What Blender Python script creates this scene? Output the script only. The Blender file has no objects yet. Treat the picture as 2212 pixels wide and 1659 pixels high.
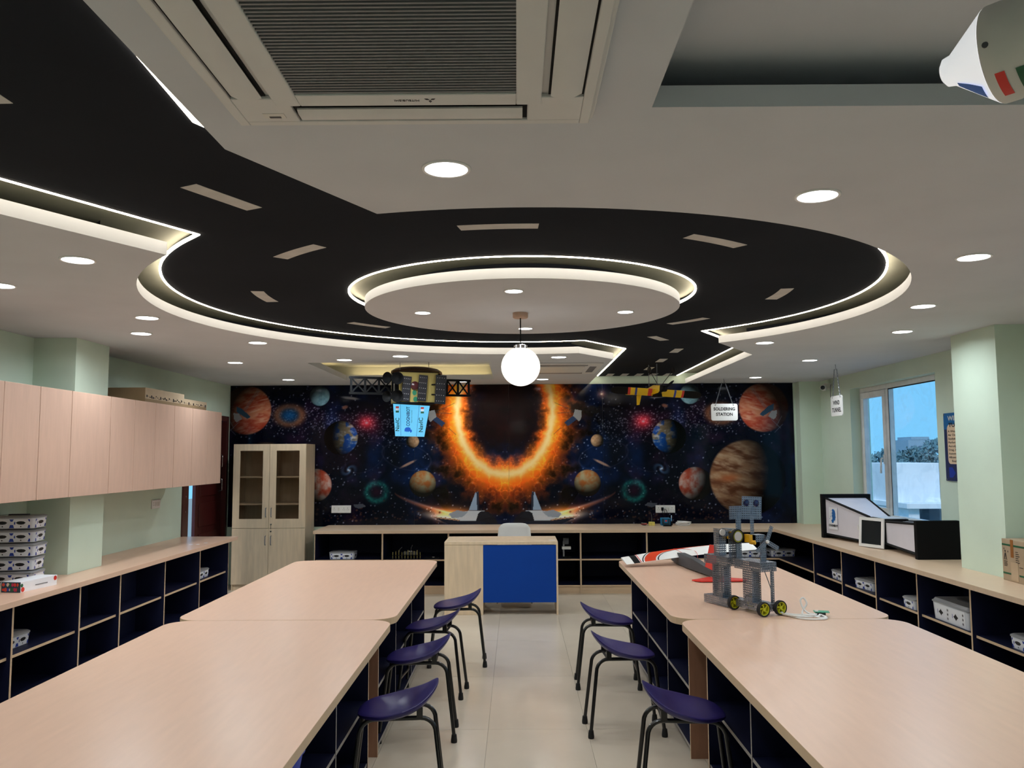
import bpy, bmesh, math, random
import numpy as np
from mathutils import Vector, Matrix, Euler
from mathutils.geometry import delaunay_2d_cdt
random.seed(7)
PI = math.pi
SC = bpy.context.scene
COL = SC.collection

# ------------------------------------------------------------------ camera
FPX, IW, IH = 1800.0, 2212.0, 1659.0
CAM_H = 1.63
pitch, yaw, roll = math.atan(154.5 / FPX), math.atan(9 / FPX), 0.005
fw = Vector((-math.sin(yaw) * math.cos(pitch), math.cos(yaw) * math.cos(pitch), math.sin(pitch)))
rt = Vector((math.cos(yaw), math.sin(yaw), 0))
up = rt.cross(fw)
R_ = rt * math.cos(roll) - up * math.sin(roll)
U_ = up * math.cos(roll) + rt * math.sin(roll)
camd = bpy.data.cameras.new('camera')
camd.sensor_width = 36.0
camd.lens = FPX / IW * 36.0
camd.clip_start = 0.02
camd.clip_end = 500
cam = bpy.data.objects.new('camera', camd)
COL.objects.link(cam)
cam.matrix_world = Matrix(((R_.x, U_.x, -fw.x, 0), (R_.y, U_.y, -fw.y, 0), (R_.z, U_.z, -fw.z, CAM_H), (0, 0, 0, 1)))
SC.camera = cam

# ------------------------------------------------------------------ world (overcast bluish daylight) and exposure
W = bpy.data.worlds.new('world')
SC.world = W
W.use_nodes = True
nt = W.node_tree
nt.nodes.clear()
wo = nt.nodes.new('ShaderNodeOutputWorld')
bg = nt.nodes.new('ShaderNodeBackground')
tc = nt.nodes.new('ShaderNodeTexCoord')
sp = nt.nodes.new('ShaderNodeSeparateXYZ')
rp = nt.nodes.new('ShaderNodeValToRGB')
nt.links.new(tc.outputs['Generated'], sp.inputs[0])
nt.links.new(sp.outputs['Z'], rp.inputs[0])
rp.color_ramp.elements[0].position = 0.0
rp.color_ramp.elements[0].color = (0.20, 0.58, 0.92, 1)
rp.color_ramp.elements[1].position = 0.6
rp.color_ramp.elements[1].color = (0.16, 0.46, 0.86, 1)
nt.links.new(rp.outputs[0], bg.inputs[0])
bg.inputs[1].default_value = 1.25
nt.links.new(bg.outputs[0], wo.inputs[0])

sund = bpy.data.lights.new('hazy_sun', 'SUN')
sund.energy = 2.2
sund.angle = math.radians(12)
sund.color = (1.0, 0.97, 0.92)
sun = bpy.data.objects.new('hazy_sun', sund)
COL.objects.link(sun)
sun.rotation_euler = Vector((0.28, 0.62, -0.73)).to_track_quat('-Z', 'Y').to_euler()

DOWNLIGHT_W = 7.0        # power of one recessed downlight
LED_S = 21.0             # emission of the cove LED strips
WARM_S = 9.0             # emission of the warm strips in the rear tray
GLOBE_S = 1.35
vs = SC.view_settings
vs.view_transform = 'Standard'
vs.look = 'None'
vs.gamma = 1.0
vs.exposure = 0.0
vs.use_curve_mapping = False
SC.cycles.max_bounces = 4
SC.cycles.diffuse_bounces = 3
SC.cycles.glossy_bounces = 2
SC.cycles.transmission_bounces = 2
SC.cycles.transparent_max_bounces = 6
SC.cycles.use_adaptive_sampling = True
SC.cycles.adaptive_threshold = 0.12
SC.cycles.adaptive_min_samples = 16
SC.cycles.caustics_reflective = False
SC.cycles.caustics_refractive = False
SC.cycles.sample_clamp_indirect = 6.0

# ------------------------------------------------------------------ materials
def lin(c):
    c = c / 255.0
    return c / 12.92 if c <= 0.04045 else ((c + 0.055) / 1.055) ** 2.4
def rgb(r, g, b):
    return (lin(r), lin(g), lin(b), 1.0)
MATS = {}
def mat(name, col, rough=0.5, metal=0.0, spec=0.5, noise=0.0, nscale=8.0, bump=0.0, bscale=60.0, stretch=None, emit=None, es=0.0, coat=0.0, noise2=None):
    if name in MATS:
        return MATS[name]
    m = bpy.data.materials.new(name)
    m.use_nodes = True
    n = m.node_tree
    b = n.nodes['Principled BSDF']
    b.inputs['Base Color'].default_value = col
    b.inputs['Roughness'].default_value = rough
    b.inputs['Metallic'].default_value = metal
    b.inputs['Specular IOR Level'].default_value = spec
    b.inputs['Coat Weight'].default_value = coat
    if emit:
        b.inputs['Emission Color'].default_value = emit
        b.inputs['Emission Strength'].default_value = es
    t = n.nodes.new('ShaderNodeTexCoord')
    mp = n.nodes.new('ShaderNodeMapping')
    n.links.new(t.outputs['Object'], mp.inputs[0])
    if stretch:
        mp.inputs['Scale'].default_value = stretch
    nz = n.nodes.new('ShaderNodeTexNoise')
    nz.inputs['Scale'].default_value = nscale
    nz.inputs['Detail'].default_value = 6
    n.links.new(mp.outputs[0], nz.inputs['Vector'])
    r = n.nodes.new('ShaderNodeValToRGB')
    k = max(noise, 0.02)
    r.color_ramp.elements[0].position = 0.3
    r.color_ramp.elements[1].position = 0.7
    c2 = noise2 or tuple(min(1, c * (1 + k)) for c in col[:3])
    r.color_ramp.elements[0].color = tuple(c * (1 - k) for c in col[:3]) + (1,)
    r.color_ramp.elements[1].color = tuple(c2[:3]) + (1,)
    n.links.new(nz.outputs[0], r.inputs[0])
    n.links.new(r.outputs[0], b.inputs['Base Color'])
    if bump > 0:
        nb = n.nodes.new('ShaderNodeTexNoise')
        nb.inputs['Scale'].default_value = bscale
        nb.inputs['Detail'].default_value = 3
        n.links.new(mp.outputs[0], nb.inputs['Vector'])
        bp = n.nodes.new('ShaderNodeBump')
        bp.inputs['Strength'].default_value = bump
        bp.inputs['Distance'].default_value = 0.01
        n.links.new(nb.outputs[0], bp.inputs['Height'])
        n.links.new(bp.outputs[0], b.inputs['Normal'])
    MATS[name] = m
    return m
def emat(name, col, s):
    if name in MATS:
        return MATS[name]
    m = bpy.data.materials.new(name)
    m.use_nodes = True
    n = m.node_tree
    b = n.nodes['Principled BSDF']
    b.inputs['Base Color'].default_value = (0.8, 0.8, 0.8, 1)
    b.inputs['Emission Color'].default_value = col
    b.inputs['Emission Strength'].default_value = s
    MATS[name] = m
    return m
def glassmat(name, tint, gloss=0.08, rough=0.02, smear=0.0):
    m = bpy.data.materials.new(name)
    m.use_nodes = True
    n = m.node_tree
    n.nodes.clear()
    o = n.nodes.new('ShaderNodeOutputMaterial')
    mx = n.nodes.new('ShaderNodeMixShader')
    tr = n.nodes.new('ShaderNodeBsdfTransparent')
    gl = n.nodes.new('ShaderNodeBsdfGlossy')
    tr.inputs[0].default_value = tint
    gl.inputs['Roughness'].default_value = rough
    lw = n.nodes.new('ShaderNodeLayerWeight')
    lw.inputs[0].default_value = 0.25
    ma = n.nodes.new('ShaderNodeMath')
    ma.operation = 'MULTIPLY_ADD'
    ma.inputs[1].default_value = 0.12
    ma.inputs[2].default_value = gloss
    n.links.new(lw.outputs['Fresnel'], ma.inputs[0])
    n.links.new(ma.outputs[0], mx.inputs[0])
    n.links.new(tr.outputs[0], mx.inputs[1])
    n.links.new(gl.outputs[0], mx.inputs[2])
    if smear > 0:
        t = n.nodes.new('ShaderNodeTexCoord')
        wv = n.nodes.new('ShaderNodeTexNoise')
        wv.inputs['Scale'].default_value = 2.2
        wv.inputs['Distortion'].default_value = 3.0
        n.links.new(t.outputs['Object'], wv.inputs['Vector'])
        cr = n.nodes.new('ShaderNodeValToRGB')
        cr.color_ramp.elements[0].position = 0.52
        cr.color_ramp.elements[1].position = 0.62
        cr.color_ramp.elements[0].color = (0, 0, 0, 1)
        cr.color_ramp.elements[1].color = (smear,) * 3 + (1,)
        n.links.new(wv.outputs[0], cr.inputs[0])
        m2 = n.nodes.new('ShaderNodeMixShader')
        df = n.nodes.new('ShaderNodeBsdfTranslucent')
        df.inputs[0].default_value = (0.8, 0.85, 0.9, 1)
        n.links.new(cr.outputs[0], m2.inputs[0])
        n.links.new(mx.outputs[0], m2.inputs[1])
        n.links.new(df.outputs[0], m2.inputs[2])
        n.links.new(m2.outputs[0], o.inputs[0])
    else:
        n.links.new(mx.outputs[0], o.inputs[0])
    MATS[name] = m
    return m

M_CEIL = mat('ceiling_paint', rgb(202, 206, 212), 0.95, spec=0.1, noise=0.03, nscale=2.5, bump=0.03, bscale=90)
M_DARK = mat('charcoal_ceiling_paint', rgb(34, 37, 43), 0.95, spec=0.08, noise=0.10, nscale=1.6, bump=0.04, bscale=80)
M_COVE = mat('grey_cove_led_glow', rgb(128, 128, 112), 0.8, noise=0.05)  # LED glow on the cove band put into a lighter board colour
M_ROADW = mat('road_marking_paint', rgb(196, 194, 190), 0.8, noise=0.08, nscale=12)
M_WALL = mat('pale_green_wall_paint', rgb(208, 226, 209), 0.7, spec=0.25, noise=0.03, nscale=3, bump=0.03, bscale=70)
M_LAM = mat('beech_laminate', rgb(226, 188, 163), 0.32, noise=0.03, nscale=7, stretch=(6.0, 0.7, 1.0), bump=0.015, bscale=120)
M_LAMX = mat('beech_laminate_long_grain', rgb(216, 189, 161), 0.36, noise=0.03, nscale=7, stretch=(0.7, 6.0, 1.0), bump=0.01, bscale=120)
M_DOORW = mat('beech_cabinet_front', rgb(202, 168, 149), 0.42, noise=0.05, nscale=4, stretch=(6, 6, 1.0))
M_OAK = mat('pale_oak_laminate', rgb(216, 194, 164), 0.45, noise=0.09, nscale=4, stretch=(7, 7, 0.8))
M_EDGE = mat('beech_edge_band', rgb(206, 178, 146), 0.5, noise=0.05)
M_EDGEG = mat('grey_edge_band', rgb(150, 145, 142), 0.5)
M_BROWN = mat('brown_board', rgb(150, 108, 84), 0.6, noise=0.08, stretch=(6, 6, 1))
M_NAVY = mat('navy_laminate', rgb(18, 22, 48), 0.5, spec=0.2, noise=0.06)
M_BLUE = mat('blue_panel', rgb(0, 60, 150), 0.6, spec=0.2, noise=0.04, nscale=3)
M_TILE = mat('beige_vitrified_tile', rgb(208, 196, 178), 0.22, noise=0.05, nscale=2.2)
M_GROUT = mat('tile_grout', rgb(150, 142, 128), 0.9)
M_SEAT = mat('indigo_plastic', rgb(38, 32, 98), 0.36, noise=0.05, bump=0.01, bscale=200)
M_BLACK = mat('black_enamel', rgb(16, 16, 18), 0.3, coat=0.2)
M_BLK = mat('black_matte', rgb(10, 11, 13), 0.7, spec=0.15)
M_RUB = mat('black_rubber', rgb(18, 18, 20), 0.8)
M_WHITE = mat('white_plastic', rgb(232, 232, 230), 0.4)
M_OFFW = mat('off_white_plastic', rgb(214, 212, 206), 0.5)
M_ACW = mat('ac_white_plastic', rgb(214, 214, 213), 0.6, spec=0.2, noise=0.02)
M_GREYP = mat('grey_plastic', rgb(120, 121, 124), 0.5)
M_DGREY = mat('dark_grey_plastic', rgb(60, 62, 66), 0.55)
M_VOID = mat('dark_cavity', rgb(12, 12, 13), 0.9)
M_CHROME = mat('chrome', rgb(200, 200, 202), 0.2, metal=1.0)
M_STEEL = mat('galvanised_steel', rgb(128, 133, 142), 0.38, metal=0.75, noise=0.08, nscale=30)
M_ALU = mat('window_frame_white', rgb(228, 230, 230), 0.45, noise=0.08, nscale=9)
M_MAHOG = mat('mahogany_door', rgb(70, 24, 22), 0.35, noise=0.25, nscale=3, stretch=(10, 10, 1))
M_CARD = mat('cardboard', rgb(166, 146, 120), 0.85, noise=0.07, nscale=9)
M_CARDD = mat('dark_kraft_cardboard', rgb(132, 110, 80), 0.85, noise=0.07, nscale=9)  # darker brown than the lid flap cardboard
M_TAPE = mat('brown_tape', rgb(150, 98, 52), 0.25)
M_CTAPE = mat('clear_tape', rgb(190, 168, 140), 0.15)
M_RED = mat('red_plastic', rgb(214, 52, 40), 0.4)
M_ORANGE = mat('red_orange_film', rgb(216, 66, 32), 0.35)
M_YEL = mat('yellow_film', rgb(236, 196, 20), 0.4)
M_YELP = mat('yellow_motor_plastic', rgb(236, 180, 30), 0.45)
M_GOLDF = mat('gold_foil', rgb(196, 180, 110), 0.3, metal=0.35, bump=0.03, bscale=20)
M_GREENT = mat('green_print', rgb(30, 92, 60), 0.5)
M_PCB = mat('green_circuit_board', rgb(20, 150, 112), 0.4, noise=0.5, nscale=120)
M_PRBLUE = mat('royal_blue_print', rgb(30, 60, 160), 0.4)
M_PRLB = mat('sky_blue_print', rgb(150, 195, 235), 0.4)
M_INK = mat('black_ink', rgb(20, 20, 24), 0.5)
M_LID = mat('smoky_clear_plastic', rgb(150, 152, 156), 0.2)
M_TUB = mat('frosted_plastic', rgb(214, 218, 226), 0.3)
M_PAPER = mat('white_paper_wrap', rgb(236, 238, 244), 0.5)
M_RGREEN = mat('lime_wheel_plastic', rgb(190, 190, 30), 0.4)
M_TEALB = mat('teal_blue_casing', rgb(10, 120, 170), 0.4)
M_SPONGE = mat('yellow_sponge', rgb(206, 190, 96), 0.9, noise=0.15, nscale=40)
M_PEACH = mat('peach_paper', rgb(226, 200, 170), 0.5)
M_CEMENT = mat('white_painted_cement', rgb(225, 232, 236), 0.8, noise=0.08, nscale=1.5)
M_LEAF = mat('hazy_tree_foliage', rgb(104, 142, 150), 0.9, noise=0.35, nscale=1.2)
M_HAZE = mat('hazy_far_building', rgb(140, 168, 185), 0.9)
M_SOLAR = mat('solar_cell', rgb(34, 36, 44), 0.25)
M_SOLARG = mat('solar_grid_lines', rgb(190, 190, 195), 0.4)
M_DOME = mat('copper_film', rgb(92, 66, 46), 0.25, metal=0.5)
M_DLAM = emat('downlight_lens', (0.93, 0.97, 1.0, 1), 12.0)
M_LED = emat('cool_led_strip', (1.0, 0.87, 0.70, 1), LED_S)
M_WARM = emat('warm_led_strip', (1.0, 0.72, 0.28, 1), WARM_S)
M_GLOBE = emat('lit_opal_glass', (1.0, 0.94, 0.84, 1), GLOBE_S)
M_SCREEN = emat('lit_cyan_screen', (0.13, 0.60, 0.95, 1), 0.95)
M_SCREEN.node_tree.nodes['Principled BSDF'].inputs['Base Color'].default_value = (0.02, 0.03, 0.04, 1)
M_NOSE = emat('white_nose_added_glow', (0.95, 0.97, 1.0, 1), 0.55)  # emission added to brighten the rocket nose cone
M_LCD = mat('dark_lcd', rgb(22, 30, 36), 0.12)
M_DLAM.cycles.emission_sampling = 'NONE'
M_GLASSW = glassmat('window_glass', (0.98, 0.99, 1.0, 1), 0.015, 0.02, 0.05)
M_GLASSC = glassmat('smoked_cabinet_glass', (0.80, 0.77, 0.74, 1), 0.02, 0.05)

# ------------------------------------------------------------------ mesh helpers
class MB:
    def __init__(s):
        s.v, s.f, s.m = [], [], []
    def add(s, vs_, fs, mi=0):
        b = len(s.v)
        s.v += [Vector(p) for p in vs_]
        for k, f in enumerate(fs):
            s.f.append([i + b for i in f])
            s.m.append(mi[k] if isinstance(mi, (list, tuple)) else mi)
        return s
    def box(s, x0, y0, z0, x1, y1, z1, mi=0, **fm):
        v = [(x0, y0, z0), (x1, y0, z0), (x1, y1, z0), (x0, y1, z0), (x0, y0, z1), (x1, y0, z1), (x1, y1, z1), (x0, y1, z1)]
        f = [(0, 3, 2, 1), (4, 5, 6, 7), (0, 1, 5, 4), (2, 3, 7, 6), (3, 0, 4, 7), (1, 2, 6, 5)]
        ms = [fm.get('bot', mi), fm.get('top', mi), fm.get('front', mi), fm.get('back', mi), fm.get('left', mi), fm.get('right', mi)]
        return s.add(v, f, ms)
    def obox(s, M, sx, sy, sz, mi=0):
        n = len(s.v)
        s.box(-sx / 2, -sy / 2, -sz / 2, sx / 2, sy / 2, sz / 2, mi)
        return s.xf(M, n)
    def xf(s, M, n=0):
        for i in range(n, len(s.v)):
            s.v[i] = M @ s.v[i]
        return s
    def prism(s, poly, z0, z1, mi=0, mside=None):
        n = len(poly)
        v = [(p[0], p[1], z0) for p in poly] + [(p[0], p[1], z1) for p in poly]
        f = [list(range(n))[::-1], list(range(n, 2 * n))] + [(i, (i + 1) % n, n + (i + 1) % n, n + i) for i in range(n)]
        ms = [mi, mi] + [mi if mside is None else mside] * n
        return s.add(v, f, ms)
    def tube(s, pts, r, n=8, mi=0, closed=False, rads=None):
        pts = [Vector(p) for p in pts]
        N = len(pts)
        rings = []
        nrm = None
        for i in range(N):
            if closed:
                t = (pts[(i + 1) % N] - pts[i - 1]).normalized()
            elif i == 0:
                t = (pts[1] - pts[0]).normalized()
            elif i == N - 1:
                t = (pts[-1] - pts[-2]).normalized()
            else:
                t = ((pts[i + 1] - pts[i]).normalized() + (pts[i] - pts[i - 1]).normalized())
                t = t.normalized() if t.length > 1e-6 else (pts[i + 1] - pts[i]).normalized()
            if nrm is None:
                a = Vector((0, 0, 1)) if abs(t.z) < 0.9 else Vector((1, 0, 0))
                nrm = (a - t * a.dot(t)).normalized()
            else:
                nrm = (nrm - t * nrm.dot(t)).normalized()
            bn = t.cross(nrm)
            rr = rads[i] if rads else r
            rings.append([pts[i] + (nrm * math.cos(2 * PI * k / n) + bn * math.sin(2 * PI * k / n)) * rr for k in range(n)])
        return s.loft(rings, mi, closed)
    def loft(s, rings, mi=0, closed=False, caps=True):
        n = len(rings[0])
        v = [p for r in rings for p in r]
        f = []
        L = len(rings)
        for i in range(L if closed else L - 1):
            j = (i + 1) % L
            for k in range(n):
                q = (k + 1) % n
                f.append((i * n + k, i * n + q, j * n + q, j * n + k))
        if caps and not closed:
            f.append(list(range(n))[::-1])
            f.append([(L - 1) * n + k for k in range(n)])
        return s.add(v, f, mi)
    def lathe(s, prof, n=24, mi=0, M=None):
        rings = [[Vector((max(r, 1e-5) * math.cos(2 * PI * k / n), max(r, 1e-5) * math.sin(2 * PI * k / n), z)) for k in range(n)] for r, z in prof]
        if M is not None:
            rings = [[M @ p for p in r] for r in rings]
        return s.loft(rings, mi)
    def sphere(s, c, r, nu=24, nv=14, mi=0, sc=(1, 1, 1)):
        prof = [(r * math.sin(PI * i / nv), -r * math.cos(PI * i / nv)) for i in range(nv + 1)]
        return s.lathe(prof, nu, mi, Matrix.Translation(c) @ Matrix.Diagonal((*sc, 1)))
    def build(s, name, mats, parent=None, smooth=False, bevel=0.0, world=False, seg=2, ang=35):
        me = bpy.data.meshes.new(name)
        off = Vector((0, 0, 0))
        if world and parent is not None:
            off = parent.location.copy()
            if parent.parent is not None:
                off += parent.parent.location
        me.from_pydata([p - off for p in s.v], [], s.f)
        if not isinstance(mats, (list, tuple)):
            mats = [mats]
        for m in mats:
            me.materials.append(m)
        me.polygons.foreach_set('material_index', s.m)
        if smooth:
            me.polygons.foreach_set('use_smooth', [True] * len(me.polygons))
            me.set_sharp_from_angle(angle=math.radians(ang))
        me.update()
        o = bpy.data.objects.new(name, me)
        COL.objects.link(o)
        if parent is not None:
            o.parent = parent
        if bevel > 0:
            b = o.modifiers.new('bevel', 'BEVEL')
            b.width = bevel
            b.segments = seg
            b.limit_method = 'ANGLE'
            b.angle_limit = math.radians(40)
        return o

def tag(o, label, cat, group=None):
    o['label'] = label
    o['category'] = cat
    if group:
        o['group'] = group
    return o
def thing(name, label, cat, loc=(0, 0, 0), rz=0.0, group=None):
    o = bpy.data.objects.new(name, None)
    o.empty_display_size = 0.1
    COL.objects.link(o)
    o.location = loc
    o.rotation_euler = (0, 0, rz)
    return tag(o, label, cat, group)
def struct(o):
    o['kind'] = 'structure'
    return o
def dup(root, loc, rz, label, group=None):
    def rec(o, par):
        c = o.copy()
        COL.objects.link(c)
        c.parent = par
        for ch in o.children:
            rec(ch, c)
        return c
    r = rec(root, None)
    r.location = loc
    r.rotation_euler = (0, 0, rz)
    r['label'] = label
    if group:
        r['group'] = group
    return r
TEXTC = {}
def textmesh(s, size, align='CENTER', bold=0.0):
    key = (s, size, align, bold)
    if key in TEXTC:
        return TEXTC[key]
    cu = bpy.data.curves.new('lettering', 'FONT')
    cu.body = s
    cu.size = size
    cu.align_x = align
    cu.align_y = 'CENTER'
    cu.extrude = 0.0004
    cu.offset = bold
    cu.resolution_u = 3
    ob = bpy.data.objects.new('lettering', cu)
    COL.objects.link(ob)
    dg = bpy.context.evaluated_depsgraph_get()
    dg.update()
    me = bpy.data.meshes.new_from_object(ob.evaluated_get(dg))
    bpy.data.objects.remove(ob)
    TEXTC[key] = me
    return me
def text(s, size, m, parent, loc, rot=(0, 0, 0), align='CENTER', sx=1.0, sy=1.0, name='lettering', bold=0.0):
    me = textmesh(s, size, align, bold).copy()
    me.materials.clear()
    me.materials.append(m)
    o = bpy.data.objects.new(name, me)
    COL.objects.link(o)
    o.parent = parent
    o.location = loc
    o.rotation_euler = rot
    o.scale = (sx, sy, 1)
    return o
def rrect(x0, y0, x1, y1, r, n=6):
    r = r if isinstance(r, (list, tuple)) else [r] * 4
    cs = [(x1 - r[0], y1 - r[0], 0, r[0]), (x0 + r[1], y1 - r[1], 90, r[1]), (x0 + r[2], y0 + r[2], 180, r[2]), (x1 - r[3], y0 + r[3], 270, r[3])]
    out = []
    for cx, cy, a, q in cs:
        for k in range(n + 1):
            t = math.radians(a + 90 * k / n)
            out.append((cx + q * math.cos(t), cy + q * math.sin(t)))
    return out
def offset_poly(P, d):
    out = []
    n = len(P)
    for i in range(n):
        a, b, c = Vector(P[i - 1]), Vector(P[i]), Vector(P[(i + 1) % n])
        e1, e2 = (b - a).normalized(), (c - b).normalized()
        n1, n2 = Vector((-e1.y, e1.x)), Vector((-e2.y, e2.x))
        k = n1 + n2
        k = k / max(k.dot(n1), 0.25) if k.length > 1e-6 else n1
        q = b + k * d
        out.append((q.x, q.y))
    return out
def RX(a): return Matrix.Rotation(a, 4, 'X')
def RY(a): return Matrix.Rotation(a, 4, 'Y')
def RZ(a): return Matrix.Rotation(a, 4, 'Z')
def T(x, y, z): return Matrix.Translation((x, y, z))
# ================================================================== STRUCTURE
XL, XR, YB, YF = -3.73, 3.89, 10.82, -1.6
ZC, SLAB, ZD, ZU = 2.555, 0.06, 2.655, 2.86
CC = (0.04, 5.32)
RO = 2.27

# floor: slab plus individual tiles
fl = struct(MB().box(XL - 0.15, YF - 0.1, -0.12, XR + 0.1, YB + 0.1, -0.006).build('floor', M_GROUT))
TX, TY = 0.59, 1.2
xs = [-0.178 + TX * k for k in range(-7, 8)]
ys = [5.135 + TY * k for k in range(-6, 6)]
tile_me = None
for x in xs:
    for y in ys:
        x0, x1, y0, y1 = max(x, XL), min(x + TX, XR), max(y, YF), min(y + TY, YB)
        if x1 - x0 < 0.02 or y1 - y0 < 0.02:
            continue
        full = abs(x1 - x0 - TX) < 1e-6 and abs(y1 - y0 - TY) < 1e-6
        if full and tile_me is not None:
            o = bpy.data.objects.new('tile', tile_me)
            COL.objects.link(o)
            o.parent = fl
            o.location = (x, y, 0)
        else:
            o = MB().box(0.0008, 0.0008, -0.012, x1 - x0 - 0.0008, y1 - y0 - 0.0008, 0).build('tile', M_TILE, fl)
            o.location = (x0, y0, 0)
            if full:
                tile_me = o.data

# walls
struct(MB().box(XL - 0.1, YB, 0, XR + 0.1, YB + 0.12, ZU).build('wall_back', M_WALL))
struct(MB().box(XL - 0.1, YF - 0.12, 0, XR + 0.1, YF, ZU).build('wall_front', M_WALL))
WY0, WY1, WZ0, WZ1 = 7.73, 9.71, 0.92, 2.385
m = MB()
WB0, WB1 = 2.3, 4.28
m.box(XR, YF, 0, XR + 0.22, WB0, ZU).box(XR, WB1, 0, XR + 0.22, WY0, ZU).box(XR, WB0, 0, XR + 0.22, WB1, WZ0).box(XR, WB0, WZ1, XR + 0.22, WB1, ZU).box(XR, WY1, 0, XR + 0.22, YB, ZU)
m.box(XR, WY0, 0, XR + 0.22, WY1, WZ0).box(XR, WY0, WZ1, XR + 0.22, WY1, ZU)
wr = struct(m.build('wall_right', M_WALL))
struct(MB().box(3.45, 5.97, 0, XR, 6.58, ZC).build('wall_right_pillar', M_WALL))
struct(MB().box(3.62, 10.65, 0, XR, YB, ZC).build('wall_back_pilaster', M_WALL))
DY0, DY1, DZ = 9.33, 10.76, 2.15
m = MB()
m.box(XL - 0.14, YF, 0, XL, DY0, ZU).box(XL - 0.14, DY1, 0, XL, YB, ZU).box(XL - 0.14, DY0, DZ, XL, DY1, ZU)
struct(m.build('wall_left', M_WALL))
struct(MB().box(XL, 6.38, 0, -3.40, 6.90, ZC).build('wall_left_pillar', M_WALL))

# door in the left wall, standing ajar
d = struct(bpy.data.objects.new('door_1', None))
COL.objects.link(d)
d.location = (XL, DY0, 0)
d['label'] = 'dark mahogany door in the left wall standing slightly ajar'
m = MB()
m.box(-0.14, 0, 0, 0.015, 0.165, DZ).box(-0.14, 1.37, 0, 0.015, 1.43, DZ).box(-0.14, 0.17, DZ - 0.06, 0.015, 1.37, DZ)
m.build('door_frame', M_MAHOG, d, bevel=0.004)
leaf = MB()
leaf.box(-0.085, 0.52, 0.01, -0.045, 1.365, DZ - 0.07)
lf = leaf.build('door_leaf', M_MAHOG, d, bevel=0.003)
for z0, z1 in ((0.15, 0.72), (0.80, 1.08), (1.16, 1.98)):
    MB().box(-0.045, 0.62, z0, -0.036, 1.22, z1).build('raised_panel', M_MAHOG, lf, bevel=0.006)
for z0, z1 in ((1.50, 1.66), (1.20, 1.36)):
    MB().tube([(-0.045, 1.28, z0), (-0.005, 1.28, z0 + 0.01), (-0.005, 1.28, z1 - 0.01), (-0.045, 1.28, z1)], 0.006, 8).build('pull_handle', M_CHROME, lf, smooth=True)
m = MB()
for z in (1.19, 1.02):
    m.lathe([(0.0, 0.0), (0.009, 0.0), (0.009, 0.004), (0, 0.006)], 10, 0, T(0.016, 0.075, z) @ RY(PI / 2))
m.build('lock_screws', M_CHROME, d)

# window
w = struct(bpy.data.objects.new('window_1', None))
COL.objects.link(w)
w.location = (XR + 0.11, WY0, WZ0)
w['label'] = 'white framed window with a narrow casement and a wide fixed pane'
LY, LZ = WY1 - WY0, WZ1 - WZ0
m = MB()
fwd = 0.055
m.box(0, 0, 0, 0.06, LY, fwd).box(0, 0, LZ - fwd, 0.06, LY, LZ).box(0, 0, fwd, 0.06, fwd, LZ - fwd).box(0, LY - fwd, fwd, 0.06, LY, LZ - fwd)
my0, my1 = 1.235, 1.30
m.box(0, my0, fwd, 0.06, my1, LZ - fwd)
m.build('window_frame', M_ALU, w, bevel=0.004)
cs = MB()
c0, c1 = my1 + 0.004, LY - fwd - 0.004
cs.box(-0.012, c0, fwd + 0.004, 0.045, c1, fwd + 0.07).box(-0.012, c0, LZ - fwd - 0.07, 0.045, c1, LZ - fwd - 0.004)
cs.box(-0.012, c0, fwd + 0.07, 0.045, c0 + 0.065, LZ - fwd - 0.07).box(-0.012, c1 - 0.065, fwd + 0.07, 0.045, c1, LZ - fwd - 0.07)
cas = cs.build('casement_sash', M_ALU, w, bevel=0.004)
MB().box(0.012, c0 + 0.06, fwd + 0.06, 0.018, c1 - 0.06, LZ - fwd - 0.06).build('pane', M_GLASSW, cas)
hb = MB().box(-0.03, c0 + 0.02, 0.60, -0.012, c0 + 0.045, 0.70)
hb.tube([(-0.03, c0 + 0.032, 0.66), (-0.055, c0 + 0.032, 0.66), (-0.06, c0 + 0.032, 0.63), (-0.06, c0 + 0.045, 0.50)], 0.010, 8)
hb.build('window_handle', M_WHITE, cas, smooth=True)
MB().box(0.02, fwd - 0.004, fwd - 0.004, 0.026, my0 + 0.004, LZ - fwd + 0.004).build('pane', M_GLASSW, w)
m = MB()
m.box(-0.002, my0 - 0.012, fwd, 0.0, my0, LZ - fwd).box(-0.002, fwd, fwd, 0.0, fwd + 0.010, LZ - fwd).box(-0.002, fwd, LZ - fwd - 0.012, 0, my0, LZ - fwd)
m.build('black_gasket', M_RUB, w)

w2 = dup(w, (XR + 0.11, WB0, WZ0), 0, 'second white framed window nearer the viewpoint, outside the picture')
w2.name = 'window_2'

# ------------------------------------------------------------------ ceiling
def ang(p): return math.atan2(p[1] - CC[1], p[0] - CC[0])
def arc(a0, a1, r, n):
    return [(CC[0] + r * math.cos(a0 + (a1 - a0) * k / n), CC[1] + r * math.sin(a0 + (a1 - a0) * k / n)) for k in range(n + 1)]
a1, a2 = ang((-0.53, 3.12)), ang((1.699, 6.896))
a3, a4 = ang((0.571, 7.538)), ang((-1.597, 3.753)) + 2 * PI
OP = [(-0.875, -2.0), (-0.875, 2.44)] + arc(a1, a2, RO, 60) + [(2.2, 7.72), (2.2, 11.2), (0.945, 11.2), (0.945, 8.03)] + arc(a3, a4, RO, 60) + [(-2.125, 2.79), (-2.125, -2.0)]
TRAY = [(-2.07, 8.2), (-0.27, 8.2), (-0.27, 10.1), (-2.07, 10.1)]
REC = [(0.367, 0.5), (2.7, 0.5), (2.7, 2.157), (0.367, 2.157)]
OUT = [(XL, YF), (XR, YF), (XR, YB), (XL, YB)]
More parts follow.
